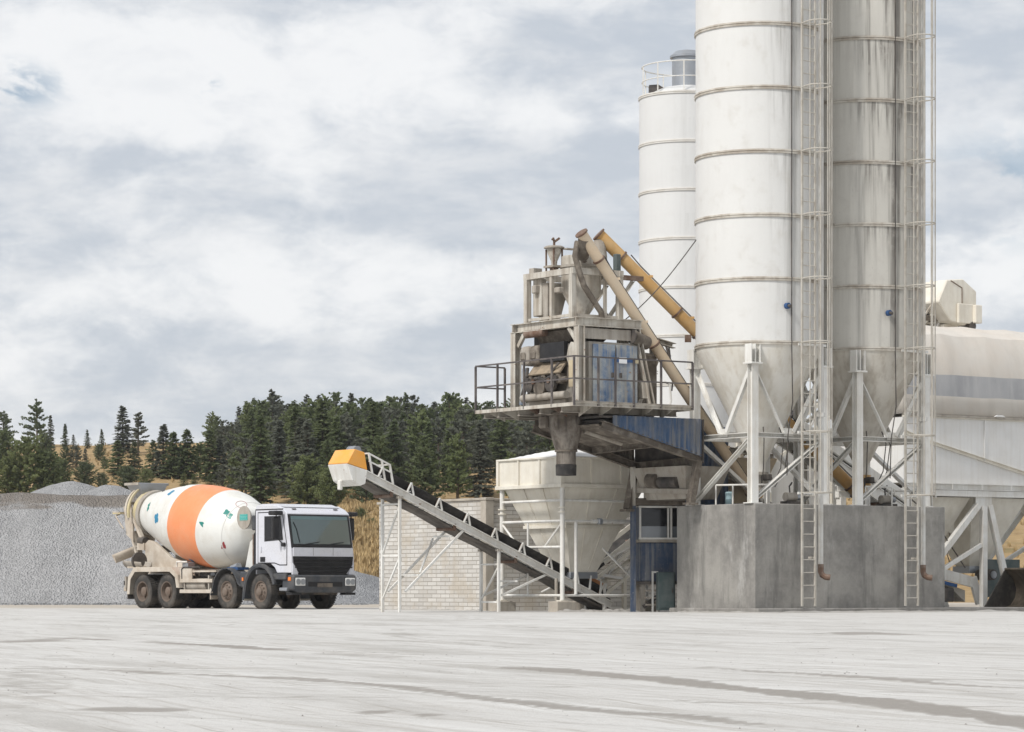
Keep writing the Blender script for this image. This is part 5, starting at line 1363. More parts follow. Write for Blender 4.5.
MB().box2((.16,-.02,1.12),(.34,BWd+.02,1.19)).build('top_lip', M['bucket'], LB, bevel=.02)
for y in (.8, 1.7):
    MB().prism([(.66,.3),(.95,.35),(1.0,.75),(.6,.95)], 'Y', y, y+.08).build('hinge_ear', M['bucket_dark'], LB)
# ================================================================== MIXER TRUCK (local x forward, y left, z up; origin under axle 1)
TR = empty('mixer_truck', (-6.45, 88.78, 0), -R(50), 'concrete mixer truck with orange banded white drum and pale lilac white cab', 'mixer truck')
AX = (0.0, -1.75, -4.95, -6.30)
# ---- wheels
def tyre_mesh(w_):
    g = MB(); r = .515
    prof = [(.30,-w_/2+.03),(.36,-w_/2),(.46,-w_/2+.005),(.50,-w_/2+.03),(r,-w_/2+.06),(r,w_/2-.06),(.50,w_/2-.03),(.46,w_/2-.005),(.36,w_/2),(.30,w_/2-.03)]
    g.lathe(prof, 44, axis='Y', caps=False)
    for k in range(44):         # tread lugs
        a = 2*PI*k/44
        for s in (-1,1):
            c = Vector((math.cos(a+.05*s)*(r+.004), s*w_*.24, math.sin(a+.05*s)*(r+.004)))
            M_ = Matrix.Translation(c) @ Matrix.Rotation(-a, 4, 'Y')
            vs = [g.bm.verts.new(M_ @ Vector((x*.009, y*w_*.2, z*.022))) for x in (-1,1) for y in (-1,1) for z in (-1,1)]
            for q in ((0,1,3,2),(4,6,7,5),(0,4,5,1),(2,3,7,6),(0,2,6,4),(1,5,7,3)): g.bm.faces.new([vs[i] for i in q])
    return g
def rim_mesh(front):
    g = MB(); s = 1
    if front:   # convex hub
        g.lathe([(.30,-.12),(.315,-.145),(.29,-.14),(.26,-.09),(.23,-.11),(.17,-.155),(.13,-.16),(.12,-.22),(.08,-.24),(0,-.24)], 32, axis='Y', caps=False)
    else:       # dished rear rim
        g.lathe([(.30,-.12),(.315,-.145),(.285,-.14),(.255,.02),(.17,.05),(.15,.02),(.14,-.10),(.09,-.13),(0,-.13)], 32, axis='Y', caps=False)
    for k in range(10):
        a = 2*PI*k/10; rr = .195 if front else .20; y = -.15 if front else .03
        g.tube((rr*math.cos(a),y+.02,rr*math.sin(a)),(rr*math.cos(a),y-.03,rr*math.sin(a)),.018,n=6)
    return g
def wheel(x, y, front, m_r, flip=False):
    o = empty('wheel', (x,y,.515)); o.parent = TR
    tyre_mesh(.31).build('tyre', M['tyre'], o, smooth=35)
    rim_mesh(front).build('rim', m_r, o, smooth=35)
    if flip: o.rotation_euler = (0,0,PI)
    else: o.rotation_euler = (0, random.uniform(0,6), 0)
    return o
w_f = wheel(AX[0], -1.06, True, M['rim']); w_r = wheel(AX[2], -1.08, False, M['rim'])
def cw(src, x, y, rot): c = copy_tree(src, TR); c.location = (x,y,.515); c.rotation_euler = rot
cw(w_f, AX[1], -1.06, (0,1.1,0)); cw(w_f, AX[0], 1.06, (0,0,PI)); cw(w_f, AX[1], 1.06, (0,0,PI))
cw(w_r, AX[3], -1.08, (0,.7,0))
for x in AX[2:]:
    cw(w_r, x, -.75, (0,0,PI)); cw(w_r, x, .75, (0,2.,0)); cw(w_r, x, 1.08, (0,0,PI))
for x in AX: MB().tube((x,-1.0,.515),(x,1.0,.515),.09,n=12).build('axle', M['chassis'], TR)
for x in AX[2:]: MB().lathe([(.0,-.22),(.2,-.18),(.26,0),(.2,.18),(0,.22)],16,(x,0,.52),axis='Y').build('differential', M['chassis'], TR, smooth=60)
# ---- chassis
for y in (-.42,.42): MB().chan((1.1,y,.92),(-7.35,y,.92),.09,.27,.02).build('chassis_rail', M['chassis'], TR)
for x in (.8,-.9,-2.7,-3.9,-5.6,-7.1): MB().box((x,0,.90),(.12,.78,.2)).build('cross_member', M['chassis'], TR)
MB().box2((-7.45,-.42,1.065),(-1.0,-.30,1.20)).build('subframe', M['mud_white'], TR); MB().box2((-7.45,.30,1.065),(-1.0,.42,1.20)).build('subframe', M['mud_white'], TR)
MB().box2((-7.40,-1.2,.52),(-7.28,1.2,.66)).build('rear_bar', M['mud_white'], TR, bevel=.01)
for s in (-1,1):
    tl = MB().box((-7.34,s*1.0,.78),(.10,.42,.14)).build('tail_lamp', M['dark'], TR, bevel=.01)
    MB().box((-7.40,s*1.0,.78),(.03,.34,.09)).build('lens', M['red'], tl)
MB().box((-7.28,-1.15,.80),(.10,.12,.36)).build('lamp_bracket', M['dusty'], TR)
# ---- rear mudguards: angular arch over both rear wheels
arch = [(-7.08,.42),(-7.02,.95),(-6.72,1.235),(-4.66,1.235),(-4.30,1.0),(-4.22,.62)]
for s in (-1,1):
    y0, y1 = (-1.27,-.62) if s < 0 else (.62,1.27)
    f = MB().strip(arch, 'Y', y0, y1, .03).build('rear_mudguard', M['mud_white'], TR, bevel=.006)
    inner = [(x+(-.0),z) for x, z in arch]
    ye = -1.275 if s < 0 else 1.262
    lip = [(-7.08,.42),(-7.02,.95),(-6.72,1.235),(-4.66,1.235),(-4.30,1.0),(-4.22,.62),(-4.34,.62),(-4.42,.94),(-4.72,1.11),(-6.66,1.11),(-6.90,.88),(-6.96,.42)]
    MB().prism([(x,z+.012) for x, z in lip], 'Y', ye, ye+.013).build('lip', M['mud_white'], f)
MB().box2((-7.12,-1.25,.28),(-7.08,-.64,.46)).build('mudflap', M['dark'], TR)
MB().box2((-7.12,.64,.28),(-7.08,1.25,.46)).build('mudflap', M['dark'], TR)
# ---- side equipment between the axles
sp_ = MB().box2((-4.20,-1.24,.86),(-3.55,-1.20,1.22)).build('side_panel', M['mud_white'], TR, bevel=.008)
for z in (.52,.84): MB().box2((-4.20,-1.25,z-.055),(-2.46,-1.215,z+.055)).build('side_guard', M['mud_white'], TR, bevel=.008)
for x in (-4.0,-2.7): MB().box2((x-.03,-1.21,.50),(x+.03,-.46,1.0)).build('guard_bracket', M['dusty'], TR)
MB().tube((-3.95,-.98,.72),(-2.95,-.98,.72),.20,n=20).build('air_tank', M['dusty'], TR, smooth=40)
MB().tube((-3.5,-.85,1.02),(-2.7,-.85,1.02),.14,n=18).build('air_tank', M['grey_plastic'], TR, smooth=40)
MB().box2((-4.2,-1.22,1.10),(-2.3,-.5,1.15)).build('walkway', M['mud_white'], TR)
MB().path([(-4.08,-1.24,.9),(-4.08,-1.25,1.20),(-3.98,-1.25,1.25),(-3.1,-1.25,1.25)],.022,6).build('grab_rail', M['dark'], TR)
MB().box2((-3.2,.55,.5),(-2.5,1.2,1.0)).build('fuel_tank', M['chassis'], TR, bevel=.06, seg=3)
MB().box2((-2.62,-1.2,.98),(-2.4,-.6,1.12)).build('valve_box', M['grey_plastic'], TR, bevel=.02)
# ---- axle 1 and 2 mudguards
def arc(cx, r, a0, a1, n): return [(cx+r*math.cos(R(a0+(a1-a0)*k/n)), .53+r*math.sin(R(a0+(a1-a0)*k/n))) for k in range(n+1)]
for s in (-1,1):
    y0, y1 = (-1.26,-.78) if s < 0 else (.78,1.26)
    a2 = [( -2.52,.40)] + arc(AX[1], .665, 172, 20, 12) + [(-.98,.66)]
    MB().strip(a2[::-1], 'Y', y0, y1, -.03).build('front_mudguard', M['grey_plastic'], TR, smooth=40)
    a1_ = [(-.75,.30),(-.70,.60)] + arc(AX[0], .70, 165, 15, 14) 
    f = MB().strip(a1_[::-1], 'Y', y0, y1, -.04).build('front_mudguard', M['grey_plastic'], TR, smooth=40)
    MB().strip([(x,z) for x, z in [(-.79,.26),(-.745,.60)]+arc(AX[0], .745, 165, 15, 14)][::-1], 'Y', (y0-.012) if s < 0 else y1-.06, (y0+.06) if s < 0 else y1+.012, -.07).build('wheel_arch_trim', M['grey_plastic'], f, smooth=40)
    MB().box2((-.82,y0+.02,.24),(-.78,y1-.02,.62)).build('mudflap', M['mud_white'], f)
    MB().box2((-2.58,y0+.02,.28),(-2.54,y1-.02,.62)).build('mudflap', M['mud_white'], f)
MB().box2((-1.05,-1.22,.64),(-.72,-.72,1.10)).build('battery_box', M['grey_plastic'], TR, bevel=.03)
MB().box((-.86,-1.24,.88),(.07,.03,.1)).build('side_marker', M['amber'], TR)
# ---- cab
CABH = 1.13
side = [(-.36,1.02),(-.36,2.99),(-.26,3.06),(.70,3.03),(1.02,2.92),(1.20,2.80),(1.395,1.84),(1.44,1.52),(1.44,1.06),(.72,1.06),(.60,1.22),(.40,1.33),(-.30,1.33),(-.33,1.02)]
cabn = MB()
cb = cabn.prism(side, 'Y', -CABH, CABH).build('cab', M['cab'], TR, bevel=.055, seg=3, smooth=35)
roofc = MB().prism([(-.30,3.055),(-.22,3.09),(.50,3.085),(.90,2.985),(.72,3.02)], 'Y', -CABH+.12, CABH-.12).build('roof_panel', M['cab'], cb, bevel=.02, seg=2, smooth=35)
MB().box2((-.365,-CABH-.004,2.90),(1.02,-CABH+.01,2.935)).build('roof_gutter', M['black_plastic'], cb)
# windscreen: black surround with glass on the slope from (1.395,1.84) to (1.20,2.86)
p0, p1 = Vector((1.395,1.84)), Vector((1.20,2.80)); dn = Vector((p1.y-p0.y, -(p1.x-p0.x))).normalized()
def scr(f, y, off):
    p = p0.lerp(p1, f) + dn*off; return (p.x, y, p.y)
def panel(f0, f1, y0, y1, off, th, name, m, parent, **k):
    g = MB(); A = [scr(f0,y0,off-th),scr(f0,y1,off-th),scr(f1,y1,off-th),scr(f1,y0,off-th)]; B = [scr(f0,y0,off),scr(f0,y1,off),scr(f1,y1,off),scr(f1,y0,off)]
    A = [g.bm.verts.new(p) for p in A]; B = [g.bm.verts.new(p) for p in B]
    for i in range(4): g.bm.faces.new((A[i],A[(i+1)%4],B[(i+1)%4],B[i]))
    g.bm.faces.new(A[::-1]); g.bm.faces.new(B)
    return g.build(name, m, parent, **k)
ws = panel(-.06, .97, -1.115, 1.115, .010, .06, 'windscreen_surround', M['black_plastic'], cb, bevel=.02, seg=2)
gl = panel(.06, .91, -1.03, 1.03, .018, .02, 'windscreen', M['glass'], cb)
panel(.80,.905,-1.02,1.02,.021,.002,'sun_strip', glass_mat('tinted_strip', (.06,.14,.14), .08), gl)
# wipers, dashboard edge, seat shapes seen behind glass as a tinted shade
for y0, y1 in ((-.85,-.10),(.0,.78)):
    g = MB(); g.path([scr(.0,y0,.05),scr(.07,(y0+y1)/2,.05),scr(.12,y1,.045)], .014, 6); g.build('wiper', M['black_plastic'], cb)
MB().path([scr(.1,-.80,.03),scr(.5,-.86,.03),scr(.72,-.95,.03)],.010,5).build('wiper', M['black_plastic'], cb)
# front panels
for y in (-.36,.36): MB().box2((1.445,y-.006,1.56),(1.4535,y+.006,1.79)).build('panel_seam', M['dark'], cb)
MB().box2((1.44,-1.06,1.805),(1.455,1.06,1.825)).build('cowl_gap', M['black_plastic'], cb)
for s in (-1,1): MB().box2((-.375,s*1.02,1.3),(-.352,s*1.135,2.9)).build('side_deflector', M['black_plastic'], cb)
MB().box2((1.425,-1.07,1.50),(1.452,1.07,1.80)).build('front_panel', M['cab'], cb, bevel=.015, seg=2, smooth=35)
gp = MB().prism([(-1.09,1.54),(1.09,1.54),(1.06,1.28),(.76,.94),(-.76,.94),(-1.06,1.28)], 'X', 1.40, 1.465).build('grille', M['black_plastic'], cb, bevel=.01)
for z in (1.10,1.22,1.34,1.45):
    wdt = 1.03 if z > 1.2 else .86
    MB().prism([(1.462,z-.025),(1.50,z-.01),(1.50,z+.025),(1.462,z+.03)], 'Y', -wdt, wdt).build('grille_slat', M['black_plastic'], gp)
for s in (-1,1):
    MB().prism([(s*1.115,1.36),(s*.98,1.22),(s*.90,1.0),(s*1.115,1.0)], 'X', 1.40, 1.475).build('corner_panel', M['cab'], cb, bevel=.015, smooth=35)
# bumper
bp_ = MB().prism([(-1.13,1.0),(1.13,1.0),(1.15,.58),(1.0,.48),(-1.0,.48),(-1.15,.58)], 'X', .98, 1.56).build('bumper', M['grey_plastic'], cb, bevel=.05, seg=3, smooth=35)
MB().box2((1.545,-.62,.66),(1.575,.62,.80)).build('bumper_opening', M['black_plastic'], bp_, bevel=.01)
MB().box2((1.55,-.30,.64),(1.578,.25,.76)).build('number_plate_holder', M['chassis'], bp_)
for s in (-1,1):
    hl = MB().box((1.535,s*.90,.80),(.08,.36,.24)).build('headlight', M['lamp'], bp_, bevel=.025, seg=2)
    MB().box((1.53,s*.90,.80),(.06,.42,.29)).build('bezel', M['black_plastic'], hl, bevel=.02)
    for dy in (-.09,.08): MB().lathe([(.0,0),(.07,0),(.085,.012)],16,(1.577,s*.90+dy,.80),axis='X').build('reflector', M['galv'], hl)
    MB().box((1.36,s*1.145,.88),(.13,.035,.11)).build('indicator', M['amber'], bp_, bevel=.01)
    MB().box((1.34,s*.98,.45),(.30,.34,.07)).build('step', M['black_plastic'], bp_)
    MB().box((1.12,s*1.12,.58),(.36,.2,.1)).build('entry_step', M['galv'], cb, bevel=.02)
    MB().box((.95,s*1.16,.95),(.62,.10,.18)).build('sill_trim', M['grey_plastic'], cb, bevel=.02)
MB().box((.9,0,.50),(.5,1.5,.16)).build('underrun_beam', M['chassis'], TR)
MB().box2((.3,-.5,.55),(.9,.5,1.0)).build('engine_sump', M['chassis'], TR, bevel=.05)
# doors
for s in (-1,1):
    yb = s*(CABH+.004); yo = s*.016
    MB().prism([(-.245,1.335),(-.245,2.845),(.995,2.845),(1.228,1.865),(1.228,1.275),(.85,1.275),(.6,1.335)], 'Y', s*(CABH-.01), s*(CABH+.006)).build('door_gap', M['black_plastic'], cb)
    d = MB().prism([(-.22,1.36),(-.22,2.82),(.98,2.82),(1.20,1.86),(1.20,1.30),(.86,1.30),(.6,1.36)], 'Y', yb-s*.02, yb+yo*.35).build('door', M['cab'], cb, bevel=.006, smooth=35)
    yw = yb+yo*.35
    wn_ = MB().prism([(.10,1.98),(.10,2.72),(.90,2.72),(1.04,2.02)], 'Y', yw-s*.01, yw+s*.006).build('window_seal', M['black_plastic'], d)
    MB().prism([(.14,2.02),(.14,2.68),(.56,2.68),(.56,2.02)], 'Y', yw, yw+s*.010).build('window', M['glass_dark'], d)
    MB().prism([(.60,2.02),(.60,2.68),(.88,2.68),(1.0,2.06)], 'Y', yw, yw+s*.010).build('window', M['glass_dark'], d)
    MB().box((.02,yw+s*.004,1.46),(.24,.02,.14)).build('door_vent', M['black_plastic'], d)
    MB().box((-.06,yw+s*.012,1.75),(.04,.03,.16)).build('door_handle', M['cab'], d)
    # mirrors on an arm
    ma = MB().path([(.92,yw,2.80),(.98,yw+s*.20,2.86),(1.0,yw+s*.22,2.80),(.98,yw+s*.20,2.1),(1.06,yw+s*.06,1.92)], .018, 6).build('mirror_arm', M['black_plastic'], cb)
    MB().box((.97,yw+s*.22,2.36),(.11,.24,.66)).build('mirror', M['black_plastic'], ma, bevel=.04, seg=2)
    MB().box((.97,yw+s*.22,2.80),(.34,.32,.13)).build('wide_mirror', M['black_plastic'], ma, bevel=.04, seg=2)
    MB().box((1.12,yw+s*.05,1.88),(.12,.14,.12)).build('kerb_mirror', M['black_plastic'], ma, bevel=.03)
MB().box2((-.54,-1.16,2.32),(-.37,-1.0,2.76)).build('air_intake', M['grey_plastic'], TR, bevel=.03)
MB().box2((-.52,-1.12,1.25),(-.38,-.85,2.25)).build('exhaust_stack', M['black_plastic'], TR, bevel=.04)
MB().tube((-.62,-1.0,1.3),(-.62,-1.0,2.2),.05,n=10).build('pipe', M['rust'], TR)
for y in (-.75,.75): MB().box((1.03,y,2.925),(.06,.14,.035)).build('marker_lamp', M['dark'], cb, bevel=.01)
# ---- water tank behind the cab
wt = MB().lathe([(.0,-1.19),(.26,-1.18),(.325,-1.13),(.33,-1.05),(.33,1.05),(.325,1.13),(.26,1.18),(0,1.19)], 36, (-.88,0,2.70), axis='Y').build('water_tank', M['drum_white'], TR, smooth=40)
for ys in (-1.195,1.165): MB().lathe([(.315,ys),(.345,ys),(.345,ys+.03),(.315,ys+.03)],36,(-.88,0,2.70),axis='Y').build('tank_rim', M['dusty'], wt, smooth=30)
st = MB().box2((-1.08,-1.200,2.62),(-.68,-1.192,2.80)).build('tank_sticker', M['teal'], wt)
for k in range(4): MB().box2((-1.06,-1.2035,2.775-.042*k),(-.74+.03*(k%2),-1.2005,2.79-.042*k-.008)).build('sticker_line', mat('pale_green_ink_%d' % k, (.45,.68,.62), .5, bump=0), st)
MB().lathe([(.10,3.0),(.10,3.07),(.13,3.07),(.13,3.10),(0,3.11)],16,(-.88,-.2,0)).build('filler_cap', M['drum_white'], wt)
for y in (-.6,.6): MB().box((-.88,y,1.75),(.20,.12,1.3)).build('tank_post', M['mud_white'], TR)
# ---- drum
DX0, DZ0, DSL = -2.35, 2.24, .145           # axis point and slope
da = math.atan(DSL)
DR = empty('drum', (DX0,0,DZ0)); DR.parent = TR; DR.rotation_euler = (0, da, 0)     # local +x forward, rear end higher
prof = [(.0,.62),(.30,.60),(.62,.45),(.84,.22),(.97,-.02),(1.07,-.30),(1.19,-.75),(1.24,-1.20),(1.255,-1.75),(1.24,-2.25),(1.20,-2.72),(1.14,-3.1),(1.01,-3.7),(.82,-4.45),(.68,-4.95),(.62,-5.25)]
def rad(s):
    for (r0,s0),(r1,s1) in zip(prof[:-1], prof[1:]):
        if s1 <= s <= s0: return r0+(r1-r0)*(s0-s)/(s0-s1)
    return prof[-1][0]
def seg(s0, s1, n=12):
    ss = sorted(set([s0,s1]+[p[1] for p in prof if s1 < p[1] < s0]+[s0+(s1-s0)*k/n for k in range(n+1)]), reverse=True)
    return [(rad(s), s) for s in ss]
BD0, BD1 = -1.05, -2.62
fs = MB().lathe(seg(.62, BD0), 96, axis='X', caps=False).build('front_shell', M['drum_white'], DR, smooth=30)
bs_ = MB().lathe(seg(BD0, BD1), 96, axis='X', caps=False).build('orange_band', M['drum_orange'], DR, smooth=30)
rs_ = MB().lathe(seg(BD1, -5.25), 96, axis='X', caps=False).build('rear_shell', M['drum_white'], DR, smooth=30)
for s in (-.02,-3.1): MB().lathe([(rad(s)-.01,s+.02),(rad(s)+.008,s+.01),(rad(s)+.008,s-.01),(rad(s)-.01,s-.02)],96,axis='X',caps=False).build('weld_ring', M['drum_white'], DR, smooth=40)
MB().lathe([(.60,-5.0),(.73,-5.0),(.73,-5.17),(.60,-5.17)], 64, axis='X').build('roller_ring', M['dusty'], DR, smooth=30)
MB().lathe([(.60,-5.2),(.66,-5.2),(.68,-5.42),(.52,-5.46),(.5,-5.2)], 48, axis='X', caps=False).build('mouth_ring', M['yellowish'], DR, smooth=30)
MB().lathe([(.0,-5.35),(.5,-5.35)],32,axis='X',caps=False).build('drum_mouth', M['dark'], DR)
MB().lathe([(.22,.60),(.22,.85),(0,.85)],20,axis='X').build('drum_gearbox', M['chassis'], DR, smooth=30)
# stickers: little four lobed and leaf shapes following the shell
def sticker(s, phi, shape, m, size=.13, rotv=0.0):
    size *= 1.0
    """phi from the top toward the near side (-y)"""
    g = MB(); N = 28; ctr = None; pts = []
    for k in range(N):
        t_ = 2*PI*k/N
        if shape == 'clover': r_ = size*(.70+.34*abs(math.sin(2*t_)))
        elif shape == 'hand': r_ = size*(.50+.55*max(0, math.sin(5*t_*.5+.4))**2*(1 if math.sin(t_) > -.5 else .5))
        else: r_ = size*(.35+.75*abs(math.cos(t_))**1.4+.15*math.sin(6*t_))
        u_, v_ = r_*math.cos(t_+rotv), r_*math.sin(t_+rotv)
        s_ = s+u_; rr = rad(s_)+.004; ph_ = phi+v_/rr
        pts.append((s_, -rr*math.sin(ph_), rr*math.cos(ph_)))
    rr = rad(s)+.005; c = g.bm.verts.new((s, -rr*math.sin(phi), rr*math.cos(phi)))
    V2 = [g.bm.verts.new(p) for p in pts]
    for k in range(N): g.bm.faces.new((c, V2[k], V2[(k+1)%N]))
    return g.build('sticker', m, DR)
for s, ph_, sh, m_, sz, rv in ((-3.35,R(38),'clover',M['cyan'],.15,.3), (-3.45,R(88),'clover',M['cyan'],.17,1.2), (-4.35,R(70),'leaf',M['dkgreen'],.13,1.3), (-4.3,R(22),'leaf',M['dark'],.09,.7),
                       (-.80,R(80),'hand',M['dkgreen'],.12,.4), (-.05,R(52),'leaf',M['dkgreen'],.16,.4), (.02,R(112),'hand',M['red'],.13,1.9), (-1.95,R(150),'clover',M['cyan'],.13,0), (-3.9,R(140),'hand',M['red'],.12,0)):
    sticker(s, ph_, sh, m_, sz, rv)
# ring outline mark high on the front shell
pts = []
for k in range(28):
    a = 2*PI*k/28; s = -.02+.16*math.cos(a); ph_ = R(20)+.17*math.sin(a); rr = rad(s)+.006; pts.append((s,-rr*math.sin(ph_),rr*math.cos(ph_)))
MB().path(pts, .006, 4, True).build('ring_mark', M['red'], DR)
# ---- drum pedestals
rp = MB().prism([(-7.05,1.20),(-4.75,1.20),(-5.0,1.44),(-5.6,1.55),(-6.55,2.05),(-6.9,2.12),(-7.1,2.0)], 'Y', -.62, -.50).build('rear_pedestal', M['mud_white'], TR, bevel=.01)
MB().prism([(-7.05,1.20),(-4.75,1.20),(-5.0,1.44),(-5.6,1.55),(-6.55,2.05),(-6.9,2.12),(-7.1,2.0)], 'Y', .50, .62).build('rear_pedestal', M['mud_white'], TR, bevel=.01)
MB().box2((-7.0,-.5,1.75),(-6.6,.5,1.95)).build('pedestal_bridge', M['mud_white'], TR)
for s in (-1,1):
    rl = MB().tube((-7.12,s*.56,2.08),(-7.42,s*.56,2.12),.14,n=18).build('drum_roller', M['dark'], TR, smooth=40)
    MB().box((-7.26,s*.60,1.92),(.4,.14,.22)).build('roller_seat', M['mud_white'], rl)
MB().prism([(-1.75,1.20),(-.95,1.20),(-1.0,1.75),(-1.25,2.15),(-1.5,2.0)], 'Y', -.55, .55).build('front_pedestal', M['drum_white'], TR, bevel=.02)
MB().tube((-1.9,-.9,1.2),(-1.55,-.9,1.28),.10,n=12).build('water_pump', M['galv'], TR)
MB().box2((-1.95,-1.05,1.16),(-1.4,-.65,1.24)).build('pump_plate', M['tile_blue'], TR)
# ---- rear frame, charging hopper and chutes
RF = MB()
for s in (-1,1):
    RF.bar((-7.1,s*.58,1.9),(-8.05,s*.62,3.3),.12,.10); RF.bar((-7.35,s*.58,1.15),(-7.95,s*.6,2.45),.08)
RF.bar((-8.05,-.66,3.3),(-8.05,.66,3.3),.09)
RF.build('rear_frame', M['mud_white'], TR)
# curved hood bands round the drum mouth
for x_, r_, m_ in ((-7.72,.80,M['yellowish']),(-7.95,.74,M['mud_white'])):
    zc_ = DZ0 + (DX0-x_)*DSL
    MB().lathe([(r_,-.05),(r_+.05,-.05),(r_+.05,.05),(r_,.05)], 40, (0,0,0), axis='X', a0=R(0), a1=R(205), caps=False).build('mouth_hoop', m_, TR, loc=(x_,0,zc_), rot=(R(-12),0,0))
hp = MB().frustum((-8.05,-.30,-7.62,.30), 3.42, (-8.32,-.55,-7.55,.55), 3.92, caps=False)
o = hp.build('charging_hopper', M['galv'], TR); sm = o.modifiers.new('thick','SOLIDIFY'); sm.thickness = .03
MB().box2((-8.34,-.58,3.86),(-7.54,-.55,3.94)).build('hopper_lip', M['dusty'], o); MB().box2((-8.34,.55,3.86),(-7.54,.58,3.94)).build('hopper_lip', M['dusty'], o)
MB().prism([(-8.1,2.3),(-7.7,2.1),(-7.75,3.1),(-8.25,3.2)], 'Y', -.66, -.6).build('collector_side', M['mud_white'], TR); MB().prism([(-8.1,2.3),(-7.7,2.1),(-7.75,3.1),(-8.25,3.2)], 'Y', .6, .66).build('collector_side', M['mud_white'], TR)
# splash platform at the side of the mouth
MB().box((-8.35,-.62,2.98),(.42,.5,.05)).build('step_platform', M['yellowish'], TR)
MB().path([(-8.2,-.86,3.0),(-8.55,-.86,3.02),(-8.6,-.4,3.02),(-8.4,-.86,2.9),(-8.05,-.8,2.5)],.025,6).build('platform_rail', M['mud_white'], TR)
# collector funnel and swivelling chute
o = MB().lathe([(.42,2.42),(.24,1.92),(.22,1.85)], 24, (-8.05,0,0), caps=False).build('collector_funnel', M['mud_white'], TR, smooth=40); sm = o.modifiers.new('thick','SOLIDIFY'); sm.thickness=.02
def trough(p, q, r, name, m, parent):
    p, q = Vector(p), Vector(q); d = (q-p).normalized(); side_ = d.cross(Vector((0,0,1))).normalized(); up = side_.cross(d).normalized(); g = MB(); A=[];B=[]
    for k in range(13):
        a = R(180+180*k/12); off = side_*math.cos(a)*r + up*(math.sin(a)*r)
        A.append(g.bm.verts.new(p+off)); B.append(g.bm.verts.new(q+off*.92))
    for k in range(12): g.bm.faces.new((A[k],A[k+1],B[k+1],B[k]))
    o = g.build(name, m, parent, smooth=50); s2 = o.modifiers.new('thick','SOLIDIFY'); s2.thickness=.03; return o
tc_ = trough((-7.85,-.35,2.0),(-8.22,-1.08,1.66),.30,'discharge_chute', M['mud_white'], TR)
tr_ = trough((-7.30,-1.08,1.48),(-6.30,-1.08,1.42),.23,'chute_extension', M['dusty'], TR)
MB().lathe([(.25,-.04),(.27,-.04),(.27,.04),(.25,.04)],24,(-6.7,-1.08,1.47),axis='X').build('strap', M['dark'], tr_)
MB().box((-6.8,-1.08,1.27),(.7,.3,.06)).build('chute_cradle', M['mud_white'], TR)
MB().tube((-7.55,-.45,1.2),(-8.0,-.4,2.0),.05,n=10).build('lift_cylinder', M['dusty'], TR)
# ladder at the rear
MB().path([(-4.72,-1.0,1.24),(-4.72,-1.0,1.42),(-4.3,-.9,1.42)],.03,6).build('water_hose', M['white'], TR)
MB().box((-4.45,-.75,1.32),(.3,.3,.2)).build('valve_block', M['galv'], TR, bevel=.03)
# ================================================================== TREES
def foliage(name, lo, hi, warm):
    t = NT(name); v = t.tc.outputs['Object']
    oi = t.n('ShaderNodeObjectInfo')
    x = t.mix(t.noise(v, .9, 6, .65), lo, hi)
    x = t.mix(t.math('MULTIPLY', oi.outputs['Random'], .5), x, warm)
    x = t.mix(t.mr(t.noise(v, 5.0, 3), .55, .7, 0, .5), x, tuple(q*1.5 for q in hi))
    m = t.fin(x, .75, 0, .25)
    tr = t.n('ShaderNodeBsdfTranslucent'); t.l(x, tr.inputs[0]); ms = t.n('ShaderNodeMixShader'); ms.inputs[0].default_value = .5
    t.l(t.b.outputs[0], ms.inputs[1]); t.l(tr.outputs[0], ms.inputs[2]); t.l(ms.outputs[0], t.out.inputs['Surface'])
    return m
M['needles_dark'] = foliage('dark_needles', (.090,.115,.066), (.145,.178,.095), (.15,.165,.088))
M['needles_mid'] = foliage('mid_needles', (.105,.134,.066), (.160,.198,.092), (.165,.185,.085))
M['needles_light'] = foliage('light_needles', (.135,.165,.070), (.21,.25,.11), (.20,.22,.10))
M['needles_grey'] = foliage('grey_needles', (.112,.126,.100), (.165,.175,.135), (.155,.16,.115))
M['bark'] = mat('pine_bark', (.10,.075,.055), .95, var=.3, bump=.5, bs=12)
M['leaf_olive'] = foliage('olive_leaves', (.09,.095,.04), (.19,.18,.085), (.22,.19,.1))

